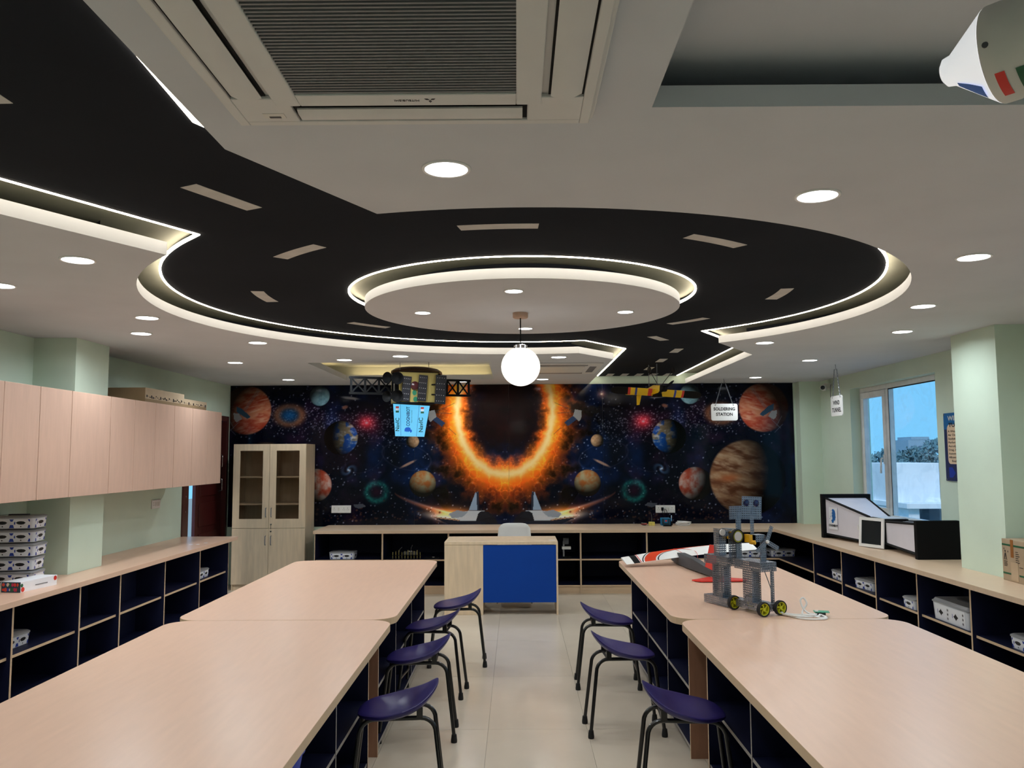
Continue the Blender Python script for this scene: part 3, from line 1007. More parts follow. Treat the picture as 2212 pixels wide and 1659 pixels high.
    poly(zp([(1940, 1042), (1995, 1050), (2045, 1100), (2060, 1140), (1900, 1112), (1915, 1060)]), [30, 30, 36])
    poly(zp([(1570, 1080), (1780, 1106), (1775, 1114), (1600, 1092)]), [190, 150, 120])
    poly(zp([(1600, 335), (1670, 388), (1645, 416), (1578, 366)]), [44, 62, 92])
    poly(zp([(1540, 300), (1590, 290), (1605, 340), (1560, 380), (1545, 360)]), [150, 150, 150])
    for (xa, ya, xb, yb) in ((1600, 300, 1740, 240), (1600, 310, 1720, 318), (1700, 430, 1750, 475)):
        x0, y0, x1, y1 = 480 + xa / 3.456, 800 + ya / 3.456, 480 + xb / 3.456, 800 + yb / 3.456
        t = np.clip(((u - x0) * (x1 - x0) + (PY - y0) * (y1 - y0)) / ((x1 - x0) ** 2 + (y1 - y0) ** 2), 0, 1)
        e = np.hypot(u - x0 - t * (x1 - x0), PY - y0 - t * (y1 - y0))
        over((1 - sstep(0.3, 0.9, e)) * 0.7, [70, 66, 66])
    # probe before the striped planet
    poly(zp([(105, 255), (150, 275), (215, 335), (190, 350), (110, 300)]), [40, 66, 88])
    poly(zp([(85, 305), (125, 310), (150, 350), (110, 375), (88, 350)]), [130, 130, 132])
    for (xa, ya, xb, yb) in ((165, 280, 260, 135), (175, 285, 272, 140), (50, 350, 90, 420), (45, 410, 105, 470), (60, 440, 130, 370)):
        x0, y0, x1, y1 = 480 + xa / 3.456, 800 + ya / 3.456, 480 + xb / 3.456, 800 + yb / 3.456
        t = np.clip(((u - x0) * (x1 - x0) + (PY - y0) * (y1 - y0)) / ((x1 - x0) ** 2 + (y1 - y0) ** 2), 0, 1)
        e = np.hypot(u - x0 - t * (x1 - x0), PY - y0 - t * (y1 - y0))
        over((1 - sstep(0.3, 1.0, e)) * 0.6, [96, 104, 116])
    poly(zp([(990, 990), (1060, 985), (1085, 1005), (1030, 1020), (1000, 1010)]), [76, 80, 92])
    img = np.clip(img, 0, 255) / 255.0
    return np.where(img <= 0.04045, img / 12.92, ((img + 0.055) / 1.055) ** 2.4)
NXM, NYM = 1081, 271
gx = np.linspace(MX0, MX1, NXM)
gy = np.linspace(MY0, MY1, NYM)
PXg, PYg = np.meshgrid(gx, gy)
MIMG = paint(PXg, PYg) * 0.95
M_MURAL = bpy.data.materials.new('space_mural_print')
M_MURAL.use_nodes = True
_n = M_MURAL.node_tree
_b = _n.nodes['Principled BSDF']
_a = _n.nodes.new('ShaderNodeAttribute')
_a.attribute_name = 'print'
_n.links.new(_a.outputs['Color'], _b.inputs['Base Color'])
_b.inputs['Roughness'].default_value = 0.10
_b.inputs['Specular IOR Level'].default_value = 0.14
def mural_xz(px, py):
    return -3.722 + (px - 497.0) * (7.312 / 1218.0), ZC - 0.002 - (py - 829.0) * ((ZC - 0.735) / 304.0)
mur = thing('wall_mural', 'glossy space mural of planets and a fiery eclipse covering the back wall', 'mural', (0, YB - 0.004, 0.735))
cuts = [0, 175, 355, 535, 715, 898, NXM - 1]
for k in range(6):
    i0, i1 = cuts[k], cuts[k + 1]
    cols = np.arange(i0, i1 + 1)
    nx, ny = len(cols), NYM
    X_, Z_ = mural_xz(PXg[:, cols], PYg[:, cols])
    gap = 0.0008
    X_ = X_.copy()
    X_[:, 0] += gap
    X_[:, -1] -= gap
    V = np.zeros((ny * nx, 3), np.float32)
    V[:, 0] = X_.ravel()
    V[:, 1] = -0.008
    V[:, 2] = Z_.ravel() - 0.735
    me = bpy.data.meshes.new('mural_panel')
    idx = np.arange(nx * ny).reshape(ny, nx)
    q = np.stack([idx[1:, :-1], idx[1:, 1:], idx[:-1, 1:], idx[:-1, :-1]], -1).reshape(-1, 4)
    # board edges and back
    nb = nx * ny
    x0_, x1_, z0_, z1_ = V[0, 0], V[nx - 1, 0], V[-1, 2], V[0, 2]
    extra_v = np.array([[x0_, 0, z0_], [x1_, 0, z0_], [x1_, 0, z1_], [x0_, 0, z1_]], np.float32)
    V = np.concatenate([V, extra_v])
    tl, tr_, bl, br_ = idx[0, 0], idx[0, -1], idx[-1, 0], idx[-1, -1]
    ex = [[bl, nb, nb + 1, br_], [br_, nb + 1, nb + 2, tr_], [tr_, nb + 2, nb + 3, tl], [tl, nb + 3, nb, bl]]
    faces = np.concatenate([q, np.array(ex)])
    me.vertices.add(len(V))
    me.vertices.foreach_set('co', V.ravel())
    me.loops.add(len(faces) * 4)
    me.loops.foreach_set('vertex_index', faces.ravel().astype(np.int32))
    me.polygons.add(len(faces))
    me.polygons.foreach_set('loop_start', np.arange(0, len(faces) * 4, 4, dtype=np.int32))
    me.update(calc_edges=True)
    ca = me.color_attributes.new('print', 'FLOAT_COLOR', 'POINT')
    C4 = np.ones((len(V), 4), np.float32)
    C4[:nb, :3] = MIMG[:, cols].reshape(-1, 3)
    C4[nb:, :3] = 0.01
    ca.data.foreach_set('color', C4.ravel())
    me.materials.append(M_MURAL)
    o = bpy.data.objects.new('mural_panel', me)
    COL.objects.link(o)
    o.parent = mur
# ================================================================== FURNITURE
TZ, TT = 0.75, 0.037
# ---------------------------------------------------------------- perimeter worktops
wl = MB().prism([(XL, 2.4), (-3.10, 2.4), (-3.10, 9.36), (XL, 9.36), (XL, 6.903), (-3.397, 6.903), (-3.397, 6.377), (XL, 6.377)], TZ - TT, TZ)
tag(wl.build('worktop', M_LAM, bevel=0.002), 'long beech worktop along the left wall below the wall cabinets', 'worktop')
wb = MB().prism([(-2.42, 9.99), (3.05, 9.99), (3.05, 2.4), (XR, 2.4), (XR, 5.967), (3.447, 5.967), (3.447, 6.583), (XR, 6.583), (XR, 10.647), (3.617, 10.647), (3.617, YB - 0.013), (-2.42, YB - 0.013)], TZ - TT, TZ)
tag(wb.build('worktop', M_LAMX, bevel=0.002), 'L shaped beech worktop along the back and right walls', 'worktop')

def shelf_unit(label, length, depth, loc, rz, group, plinth=0.10, shelf_z=0.385):
    """open unit: local x along the run, front at local y=0 facing -y, depth to +y"""
    t = thing('shelf_unit', label, 'shelf unit', loc, rz, group)
    H_ = TZ - TT - 0.001
    e = 0.009
    for x0 in (0.0005, length - e - 0.0005):
        MB().box(x0, 0, 0, x0 + e, depth, H_, 0, front=1).build('side_panel', [M_NAVY, M_EDGE], t)
    MB().box(e + 0.001, depth - 0.012, plinth, length - e - 0.001, depth, H_).build('back_panel', M_NAVY, t)
    MB().box(e + 0.001, 0.003, plinth - 0.018, length - e - 0.001, depth - 0.013, plinth, 0, front=1).build('bottom_panel', [M_NAVY, M_EDGE], t)
    MB().box(e + 0.001, 0.012, 0, length - e - 0.001, 0.03, plinth - 0.019).build('plinth', M_EDGE, t)
    MB().box(e + 0.001, 0.025, shelf_z, length - e - 0.001, depth - 0.013, shelf_z + 0.018, 0, front=1).build('shelf', [M_NAVY, M_EDGE], t)
    return t
# left run: front plane x=-3.13 facing +x
LYS = [3.64, 4.45, 5.26, 6.06, 6.67, 7.51, 8.33, 9.15]
LLAB = ['open navy shelf unit of the left run nearest the viewer', 'left run shelf unit cut by the left picture edge', 'left run shelf unit holding a kit box at its left end',
        'narrow left run shelf unit below the green pillar', 'left run shelf unit second right of the pillar', 'left run shelf unit third from the door end', 'left run end shelf unit with a kit box nearest the tall cabinet']
LLAB[5] = 'empty left run shelf unit next to the end unit with the kit box'
for k in range(7):
    dep = 0.595 if k not in (3, 4) else 0.262
    shelf_unit(LLAB[k], LYS[k + 1] - LYS[k], dep, (-3.13, LYS[k], 0), PI / 2, 'open shelf units of the left run')
# right run: front plane x=3.08 facing -x ; local x runs towards -y
RYS = [8.80, 8.05, 7.30, 6.55, 5.79, 5.03, 4.27, 3.50]
RLAB = ['right run shelf unit next to the open corner', 'right run shelf unit below the dark tablet of the wind tunnel', 'right run shelf unit below the black end plate of the wind tunnel', 'right run shelf unit with the big kit box on its shelf',
        'right run shelf unit below the printed carton', 'right run shelf unit cut by the right picture edge', 'right run shelf unit nearest the viewer']
for k in range(7):
    dep = 0.80 if k not in (2, 3) else 0.362
    shelf_unit(RLAB[k], RYS[k] - RYS[k + 1], dep, (3.08, RYS[k], 0), -PI / 2, 'open shelf units of the right run')
# back run: front plane y=10.02 facing -y
BXS = [-2.41, -1.60, -0.815, -0.03, 0.755, 1.54, 2.35]
BLAB = ['back run shelf unit with a kit box beside the tall cabinet', 'back run shelf unit holding small electronics', 'back run shelf unit hidden behind the desk cupboard', 'back run shelf unit directly behind the desk chair', 'back run shelf unit right of the desk, behind the aisle', 'back run shelf unit behind the glider wing']
for k in range(6):
    shelf_unit(BLAB[k], BXS[k + 1] - BXS[k], 0.76, (BXS[k], 10.02, 0), 0, 'open shelf units of the back run')
cu_ = thing('corner_shelf_unit', 'open L shaped navy corner shelf unit with a bent shelf', 'shelf unit', (2.35, 10.02, 0))
MB().box(0.0005, 0, 0, 0.0095, 0.76, TZ - TT - 0.001, 0, front=1).build('side_panel', [M_NAVY, M_EDGE], cu_)
MB().box(0.73, -1.2195, 0, 1.26, -1.2105, TZ - TT - 0.001, 0, left=1).build('side_panel', [M_NAVY, M_EDGE], cu_)
MB().box(0.0105, 0.748, 0.1, 1.26, 0.76, TZ - TT - 0.001).build('back_panel', M_NAVY, cu_)
MB().box(1.515 - 0.26, -1.21, 0.1, 1.515 - 0.248, 0.747, TZ - TT - 0.001).build('back_panel', M_NAVY, cu_)
Lp = [(0.0105, 0.025), (0.755, 0.025), (0.755, -1.21), (1.254, -1.21), (1.254, 0.747), (0.0105, 0.747)]
MB().prism(Lp, 0.385, 0.403, 0, 1).build('shelf', [M_NAVY, M_EDGE], cu_)
MB().prism(Lp, 0.082, 0.1, 0, 1).build('bottom_panel', [M_NAVY, M_EDGE], cu_)
MB().prism([(0.0105, 0.03), (0.76, 0.03), (0.76, -1.21), (0.78, -1.21), (0.78, 0.05), (0.0105, 0.05)], 0, 0.081).build('plinth', M_EDGE, cu_)

for k, (x, y) in enumerate(((-3.235, 8.53), (-3.20, 8.66), (-3.29, 8.50))):
    tag(MB().lathe([(0, 0), (0.02, 0), (0.02, 0.0008), (0, 0.0008)], 16).build('sticker', M_PAPER), ('round white sticker on the left worktop, middle of three', 'round white sticker on the left worktop, nearest the door', 'round white sticker on the left worktop, nearest the wall')[k], 'sticker', 'white stickers on the left worktop').location = (x, y, TZ)
# ---------------------------------------------------------------- wall cabinets on the left wall
UY = [4.33, 4.73, 5.131, 5.526, 5.923, 6.498, 6.908, 7.308, 7.714, 8.144, 8.548, 8.951]
UZ0, UZ1, UXF = 1.352, 2.105, -3.17
UL = ['wall cabinet nearest the viewer on the left wall', 'wall cabinet cut off by the left picture edge', 'wall cabinet second from the left edge, above the stacked boxes', 'wall cabinet left of the pillar, above the gift box', 'widest wall cabinet in front of the green pillar',
      'wall cabinet just right of the pillar, left of the cartons', 'wall cabinet under the near end of the large carton', 'wall cabinet under the middle of the large carton', 'wall cabinet under the joint of the two cartons', 'wall cabinet under the far flat carton', 'last wall cabinet next to the mahogany door']
for k in range(11):
    y0, y1 = UY[k], UY[k + 1]
    t = thing('wall_cabinet', UL[k], 'cabinet', (XL, y0, UZ0), 0, 'wall cabinets above the left worktop')
    xb = 0.0 if not (y1 > 6.38 and y0 < 6.9) else 0.335
    m = MB()
    L_ = y1 - y0 - 0.001
    xf = UXF - XL - 0.019
    m.box(xb, 0.0005, 0, xf, 0.016, UZ1 - UZ0).box(xb, L_ - 0.016, 0, xf, L_, UZ1 - UZ0).box(xb, 0.016, 0, xf, L_ - 0.016, 0.016).box(xb, 0.016, UZ1 - UZ0 - 0.016, xf, L_ - 0.016, UZ1 - UZ0).box(xb, 0.016, 0.016, xb + 0.006, L_ - 0.016, UZ1 - UZ0 - 0.016)
    m.build('carcass', M_DOORW, t)
    gp = 0.007 if k == 4 else 0.0035
    MB().box(xf + 0.001, 0.0018, 0.0, UXF - XL, L_ - gp, UZ1 - UZ0 + 0.001).build('door', M_DOORW, t, bevel=0.0012)

# ---------------------------------------------------------------- work tables
def work_table(label, x0, x1, y0, y1, bx0, bx1, by0, by1, divs, r=0.13):
    t = thing('work_table', label, 'table', ((x0 + x1) / 2, (y0 + y1) / 2, 0), 0, 'large shared work tables')
    tp = MB().prism(rrect(x0, y0, x1, y1, r, 8), TZ - TT, TZ, 0, 1)
    tp.build('tabletop', [M_LAM, M_EDGE], t, world=True, bevel=0.0015)
    hz = TZ - TT - 0.0005
    for yy in (by0, by1 - 0.018):
        MB().box(bx0, yy, 0, bx1, yy + 0.018, hz, 2, left=0, right=0, front=(1 if yy == by0 else 2)).build('end_panel', [M_EDGE, M_BROWN, M_NAVY], t, world=True)
    xm = (bx0 + bx1) / 2
    MB().box(xm - 0.008, by0 + 0.019, 0.06, xm + 0.008, by1 - 0.019, hz).build('centre_panel', M_NAVY, t, world=True)
    for sx in (0, 1):
        xa, xb = (bx0 + 0.004, xm - 0.009) if sx == 0 else (xm + 0.009, bx1 - 0.004)
        fm = {'left': 1} if sx == 0 else {'right': 1}
        for yy in divs:
            MB().box(xa, yy - 0.008, 0.06, xb, yy + 0.008, hz, 0, **fm).build('divider', [M_NAVY, M_EDGEG], t, world=True)
        ed = [by0 + 0.019] + [v for d_ in divs for v in (d_ - 0.009, d_ + 0.009)] + [by1 - 0.019]
        for k in range(0, len(ed), 2):
            MB().box(xa + (0.002 if sx == 0 else 0), ed[k], 0.35, xb - (0.002 if sx == 1 else 0), ed[k + 1], 0.368, 0, **fm).build('shelf', [M_NAVY, M_EDGEG], t, world=True)
    MB().box(bx0 + 0.004, by0 + 0.019, 0.04, bx1 - 0.004, by1 - 0.019, 0.058, 0, left=1, right=1).build('bottom_panel', [M_NAVY, M_EDGEG], t, world=True)
    MB().box(bx0 + 0.03, by0 + 0.019, 0, bx1 - 0.03, by1 - 0.019, 0.039).build('plinth', M_NAVY, t, world=True)
    return t
work_table('bare beech work table at the near left', -1.866, -0.668, 2.0, 4.585, -1.76, -0.775, 2.25, 4.45, [2.95, 3.68])
work_table('bare beech work table at the far left', -1.868, -0.668, 4.592, 7.17, -1.76, -0.765, 4.68, 7.0, [5.38, 6.17])
work_table('bare beech work table at the near right reflecting the window', 0.86, 2.04, 2.0, 4.565, 0.975, 1.93, 2.1, 4.42, [2.81, 3.62])
work_table('beech work table at the far right carrying the robot and glider', 0.842, 2.035, 4.572, 7.12, 0.93, 1.93, 4.64, 6.92, [5.32, 6.1])

# ---------------------------------------------------------------- stools
def stool_proto():
    t = bpy.data.objects.new('stool', None)
    COL.objects.link(t)
    # seat: moulded saddle with a raised back lip at +x
    nu, nv = 20, 16
    def outline(a):
        return 0.19, 0.185
    top, bot = [], []
    N = 28
    RNG = 9
    def zsurf(x, y):
        b = max(0.0, (x - 0.02) / 0.175)
        z = 0.470 + 0.122 * b ** 1.9 - 0.010 * math.exp(-((x + 0.03) / 0.10) ** 2) + 0.030 * (abs(y) / 0.19) ** 2 * math.exp(-((x - 0.06) / 0.12) ** 2)
        z -= 0.020 * max(0.0, (-x - 0.10) / 0.09) ** 2
        return z
    def pt(rho, a):
        c, s = math.cos(a), math.sin(a)
        ex = 2.7
        k = (abs(c) ** ex + abs(s) ** ex) ** (-1 / ex)
        x = 0.192 * k * c * rho
        wx = 0.196 - 0.05 * max(0.0, x / 0.192) ** 1.5 - 0.03 * max(0.0, -x / 0.192) ** 2
        y = wx * k * s * rho
        return x, y
    mb = MB()
    vs_ = []
    for i in range(RNG + 1):
        rho = i / RNG
        for k in range(N):
            x, y = pt(max(rho, 0.001), 2 * PI * k / N)
            vs_.append((x, y, zsurf(x, y)))
    off = len(vs_)
    for i in range(RNG + 1):
        rho = i / RNG
        for k in range(N):
            x, y = pt(max(rho * 0.97, 0.001), 2 * PI * k / N)
            vs_.append((x, y, zsurf(x, y) - 0.022 - (0.004 if i < RNG else -0.002)))
    fs = []
    for i in range(RNG):
        for k in range(N):
            q = (k + 1) % N
            fs.append((i * N + k, (i + 1) * N + k, (i + 1) * N + q, i * N + q))
            fs.append((off + i * N + k, off + i * N + q, off + (i + 1) * N + q, off + (i + 1) * N + k))
    for k in range(N):
        q = (k + 1) % N
        fs.append((RNG * N + k, off + RNG * N + k, off + RNG * N + q, RNG * N + q))
    mb.add(vs_, fs)
    so = mb.build('seat', M_SEAT, t, smooth=True, ang=60)
    sm = so.modifiers.new('subdivision', 'SUBSURF')
    sm.levels = 1
    sm.render_levels = 1
    for sy in (-1, 1):
        yt, yb = sy * 0.105, sy * 0.135
        def P(x, z):
            k = (0.437 - z) / 0.437
            return (x, yt + (yb - yt) * k, z)
        path = [P(-0.215, 0.03)]
        for a in range(0, 91, 15):
            path.append(P(-0.105 - 0.07 * math.cos(math.radians(a)) - 0.0, 0.367 + 0.07 * math.sin(math.radians(a))))
        for a in range(90, -1, -15):
            path.append(P(0.105 + 0.07 * math.cos(math.radians(a)), 0.367 + 0.07 * math.sin(math.radians(a))))
        path.append(P(0.215, 0.03))
        MB().tube(path, 0.0105, 10).build('leg_frame', M_BLACK, t, smooth=True)
        for x in (-0.215, 0.215):
            MB().lathe([(0.0, 0), (0.017, 0), (0.018, 0.012), (0.014, 0.045), (0.0, 0.045)], 14, 0, T(x, yb, 0)).build('rubber_foot', M_RUB, t, smooth=True)
        for x in (-0.11, 0.10):
            z1 = zsurf(x, yt) - 0.02
            MB().box(x - 0.014, yt - 0.010, 0.437, x + 0.014, yt + 0.010, z1).build('seat_bracket', M_BLACK, t)
    MB().tube([(-0.105, -0.105, 0.437), (-0.105, 0.105, 0.437)], 0.008, 8).build('cross_bar', M_BLACK, t, smooth=True)
    MB().tube([(0.105, -0.105, 0.437), (0.105, 0.105, 0.437)], 0.008, 8).build('cross_bar', M_BLACK, t, smooth=True)
    MB().tube([(-0.199, -0.126, 0.13), (-0.199, 0.126, 0.13)], 0.008, 8).build('foot_bar', M_BLACK, t, smooth=True)
    return t
st0 = stool_proto()
ST = [(-0.475, 6.73, 3, 'indigo stool at the far left table, the farthest, before the desk'), (-0.585, 5.90, -5, 'indigo stool at the far left table, second farthest on the left'),
      (-0.585, 5.04, 2, 'indigo stool at the left tables, second nearest, beside the table joint'), (-0.56, 4.02, 6, 'indigo stool at the near left table, nearest on the left'),
      (0.64, 6.10, 178, 'indigo stool at the far right table, the farthest on the right'), (0.63, 5.12, 183, 'indigo stool at the far right table, middle of the three on the right'),
      (0.765, 3.97, 176, 'indigo stool at the near right table, nearest on the right')]
for k, (x, y, a, lb) in enumerate(ST):
    if k == 0:
        st0.location = (x, y, 0)
        st0.rotation_euler = (0, 0, math.radians(a))
        tag(st0, lb, 'stool', 'indigo stools along the aisle')
    else:
        dup(st0, (x, y, 0), math.radians(a), lb, 'indigo stools along the aisle')

# ---------------------------------------------------------------- teacher's desk and chair
dk_ = thing('desk', 'beech desk with a bright blue front panel facing the aisle', 'desk', (-0.165, 8.72, 0))
dx0, dx1 = -0.586, 0.587
MB().box(dx0, 0, 0.712, dx1, 0.60, 0.742).build('desktop', M_OAK, dk_, bevel=0.002)
MB().box(dx0, 0.004, 0, dx0 + 0.40, 0.58, 0.711).build('cupboard', M_OAK, dk_, bevel=0.002)
MB().box(dx0 + 0.401, 0.006, 0.125, dx1 - 0.019, 0.024, 0.708).build('modesty_panel', M_BLUE, dk_)
MB().box(dx1 - 0.018, 0.002, 0, dx1, 0.58, 0.711).build('end_panel', M_OAK, dk_, bevel=0.001)
tag(MB().prism(rrect(-0.03, -0.015, 0.045, 0.02, 0.008), 0, 0.0006).build('paper_slip', M_PAPER), 'small white paper slip on the right of the desktop', 'paper').location = (0.36, 8.86, 0.742)
ch = thing('chair', 'white moulded shell chair tucked behind the blue desk', 'chair', (-0.03, 9.48, 0))
sh = []
prof = [(-0.20, 0.44), (-0.10, 0.425), (0.05, 0.425), (0.14, 0.44), (0.19, 0.50), (0.215, 0.60), (0.225, 0.72), (0.23, 0.80), (0.232, 0.855)]
mb = MB()
rings = []
for i, (yy, zz) in enumerate(prof):
    hw = [0.20, 0.215, 0.22, 0.215, 0.205, 0.195, 0.187, 0.178, 0.15][i]
    row = []
    for k in range(13):
        q = -1 + 2 * k / 12
        cz = 0.03 * abs(q) ** 3 if i < 4 else 0
        cy = -0.035 * abs(q) ** 2.5 if i >= 4 else 0
        row.append((q * hw, yy + cy, zz + cz - (0.02 * abs(q) ** 6 if i == 8 else 0)))
    rings.append(row)
vs_ = [p for r in rings for p in r]
fs = [(i * 13 + k, i * 13 + k + 1, (i + 1) * 13 + k + 1, (i + 1) * 13 + k) for i in range(len(rings) - 1) for k in range(12)]
mb.add(vs_, fs)
so = mb.build('shell', M_WHITE, ch, smooth=True, ang=80)
md = so.modifiers.new('solid', 'SOLIDIFY')
md.thickness = 0.008
for sx in (-1, 1):
    for yy, y2 in ((-0.12, -0.17), (0.10, 0.19)):
        MB().tube([(sx * 0.10, yy * 0.5, 0.425), (sx * 0.15, yy, 0.40), (sx * 0.19, y2, 0.012)], 0.009, 8).build('leg', M_CHROME, ch, smooth=True)

# ---------------------------------------------------------------- tall glazed cabinet
tcb = thing('tall_cabinet', 'tall pale oak cabinet with glazed upper doors in the back left corner', 'cabinet', (-3.51, 10.35, 0))
CWd, CDp, CHt = 0.905, 0.445, 1.787
m = MB()
m.box(0, 0.02, 0, 0.018, CDp, CHt).box(CWd - 0.018, 0.02, 0, CWd, CDp, CHt).box(0.018, 0.02, CHt - 0.018, CWd - 0.018, CDp, CHt)
m.box(0.018, 0.02, 0.742, CWd - 0.018, CDp, 0.76).box(0.018, 0.03, 0.0, CWd - 0.018, CDp, 0.07)
m.box(0.018, CDp - 0.01, 0.07, CWd - 0.018, CDp, CHt - 0.018).box(CWd / 2 - 0.009, 0.022, 0.76, CWd / 2 + 0.009, CDp - 0.01, CHt - 0.018)
m.build('carcass', M_OAK, tcb)
for z in (1.035, 1.37):
    for x0, x1 in ((0.019, CWd / 2 - 0.01), (CWd / 2 + 0.01, CWd - 0.019)):
        MB().box(x0, 0.03, z, x1, CDp - 0.011, z + 0.018).build('shelf', M_OAK, tcb)
for k in range(2):
    x0 = 0.002 + k * CWd / 2
    x1 = x0 + CWd / 2 - 0.004
    z0, z1 = 0.755, CHt - 0.001
    f = 0.082
    m = MB()
    m.box(x0, 0, z0, x1, 0.019, z0 + f + 0.03).box(x0, 0, z1 - f, x1, 0.019, z1).box(x0, 0, z0 + f + 0.03, x0 + f, 0.019, z1 - f).box(x1 - f, 0, z0 + f + 0.03, x1, 0.019, z1 - f)
    dr = m.build('glazed_door', M_OAK, tcb, bevel=0.001)
    MB().box(x0 + f - 0.003, 0.008, z0 + f + 0.027, x1 - f + 0.003, 0.012, z1 - f + 0.003).build('pane', M_GLASSC, dr)
    hx = x1 - 0.032 if k == 0 else x0 + 0.032
    for (za, zb, par) in ((0.89, 1.0, dr),):
        MB().tube([(hx, 0, za), (hx, -0.022, za + 0.004), (hx, -0.022, zb - 0.004), (hx, 0, zb)], 0.005, 8).build('handle', M_STEEL, par, smooth=True)
    dl = MB().box(x0, 0, 0.072, x1, 0.019, 0.750).build('lower_door', M_OAK, tcb, bevel=0.001)
    MB().tube([(hx, 0, 0.55), (hx, -0.022, 0.554), (hx, -0.022, 0.656), (hx, 0, 0.66)], 0.005, 8).build('handle', M_STEEL, dl, smooth=True)
    if k == 1:
        for z, par in ((0.80, dr), (0.715, dl)):
            MB().lathe([(0, 0), (0.010, 0), (0.010, 0.005), (0.0, 0.006)], 14, 0, T(hx - 0.004, 0, z) @ RX(PI / 2)).build('lock', M_CHROME, par, smooth=True)
        MB().box(hx - 0.006, -0.010, 0.745, hx - 0.002, -0.007, 0.795).build('key', M_CHROME, dr)
# ================================================================== KIT BOXES
def kit_box_proto(L_=0.31, D_=0.215, H_=0.088, diamonds=False):
    t = bpy.data.objects.new('kit_box', None)
    COL.objects.link(t)
    def ring(l, d_, z, r=0.025):
        return [Vector((p[0], p[1], z)) for p in rrect(-l / 2, -d_ / 2, l / 2, d_ / 2, r, 4)]
    hb = H_ * 0.80
    MB().loft([ring(L_ * 0.93, D_ * 0.92, 0.0), ring(L_ * 0.97, D_ * 0.97, hb)]).build('tub', M_TUB, t, smooth=True)
    lid = MB()
    lid.loft([ring(L_, D_, hb + 0.0005), ring(L_, D_, hb + 0.010), ring(L_ * 0.97, D_ * 0.96, hb + 0.013), ring(L_ * 0.92, D_ * 0.90, H_), ], 0)
    lid.build('lid', M_LID, t, smooth=True)
    MB().prism(rrect(-L_ * 0.22, -D_ * 0.10, L_ * 0.22, D_ * 0.10, 0.012, 4), H_ + 0.0002, H_ + 0.008).build('handle', M_DGREY, t)
    # printed wrap on the four sides
    wrap, ink, blu = MB(), MB(), MB()
    def side(width, M_, nrep):
        z0, z1 = 0.004, hb - 0.006
        nonlocal wrap, ink, blu
        n0, n1, n2 = len(wrap.v), len(ink.v), len(blu.v)
        wrap.box(-width / 2, -0.0012, z0, width / 2, 0.0, z1)
        zc = (z0 + z1) / 2
        hh = z1 - z0
        for k in range(nrep):
            cx = -width / 2 + width * (k + 0.5) / nrep
            sw = width / nrep
            if diamonds:
                for dxx in (-0.10, 0.0):
                    e = [(cx + dxx * sw + a * sw, zc + b * hh) for a, b in ((-0.16, 0), (-0.05, 0.12), (0, 0.22), (0.05, 0.12), (0.16, 0), (0.05, -0.12), (0, -0.22), (-0.05, -0.12))]
                    if dxx == -0.10:
                        ink.add([(p[0], -0.0018, p[1]) for p in e], [list(range(8))])
                for j in (-1, 0, 1):
                    for sx2 in (-1, 1):
                        cz, ccx = zc + j * 0.27 * hh, cx + 0.36 * sw + sx2 * 0.025 * sw + j * 0.015 * sw
                        ink.add([(ccx - 0.022 * sw, -0.0018, cz), (ccx, -0.0018, cz - 0.11 * hh), (ccx + 0.022 * sw, -0.0018, cz), (ccx, -0.0018, cz + 0.11 * hh)], [(0, 1, 2, 3)])
                blu.add([(cx - 0.34 * sw, -0.0018, zc - 0.1 * hh), (cx - 0.31 * sw, -0.0018, zc - 0.12 * hh), (cx - 0.30 * sw, -0.0018, zc + 0.14 * hh), (cx - 0.33 * sw, -0.0018, zc + 0.16 * hh)], [(0, 1, 2, 3)])
            else:
                e = [(cx + a * sw, zc + 0.06 * hh + b * hh) for a, b in ((-0.27, 0.04), (-0.17, 0.19), (0, 0.23), (0.17, 0.19), (0.27, 0.04), (0.15, -0.13), (0, -0.17), (-0.15, -0.13))]
                ink.add([(p[0], -0.0018, p[1]) for p in e[::-1]], [list(range(8))[::-1]])
                ink.add([(cx - 0.03 * sw, -0.0018, zc - 0.40 * hh), (cx + 0.03 * sw, -0.0018, zc - 0.40 * hh), (cx + 0.03 * sw, -0.0018, zc - 0.26 * hh), (cx - 0.03 * sw, -0.0018, zc - 0.26 * hh)], [(0, 1, 2, 3)])
                blu.add([(cx - 0.37 * sw, -0.0018, zc - 0.08 * hh), (cx - 0.30 * sw, -0.0018, zc - 0.10 * hh), (cx - 0.30 * sw, -0.0018, zc + 0.22 * hh), (cx - 0.36 * sw, -0.0018, zc + 0.2 * hh)], [(0, 1, 2, 3)])
                for sx2 in (-1, 1):
                    blu.add([(cx + sx2 * 0.5 * sw, -0.0016, z0), (cx + sx2 * 0.36 * sw, -0.0016, z0), (cx + sx2 * 0.42 * sw, -0.0016, z0 + 0.36 * hh), (cx + sx2 * 0.5 * sw, -0.0016, z0 + 0.36 * hh)], [(0, 1, 2, 3) if sx2 < 0 else (3, 2, 1, 0)])
                    blu.add([(cx + sx2 * 0.5 * sw, -0.0016, z1 - 0.26 * hh), (cx + sx2 * 0.45 * sw, -0.0016, z1 - 0.26 * hh), (cx + sx2 * 0.38 * sw, -0.0016, z1), (cx + sx2 * 0.5 * sw, -0.0016, z1)], [(0, 1, 2, 3) if sx2 < 0 else (3, 2, 1, 0)])
        for mb_, n_ in ((wrap, n0), (ink, n1), (blu, n2)):
            mb_.xf(M_, n_)
    til = math.atan(D_ * 0.025 / hb)
    tiy = math.atan(L_ * 0.02 / hb)
    side(L_ * 0.80, T(0, -D_ * 0.46 - 0.0005, 0) @ RX(til), 2)
    side(L_ * 0.80, RZ(PI) @ T(0, -D_ * 0.46 - 0.0005, 0) @ RX(til), 2)
    side(D_ * 0.72, RZ(PI / 2) @ T(0, -L_ * 0.465 - 0.0005, 0) @ RX(tiy), 1)
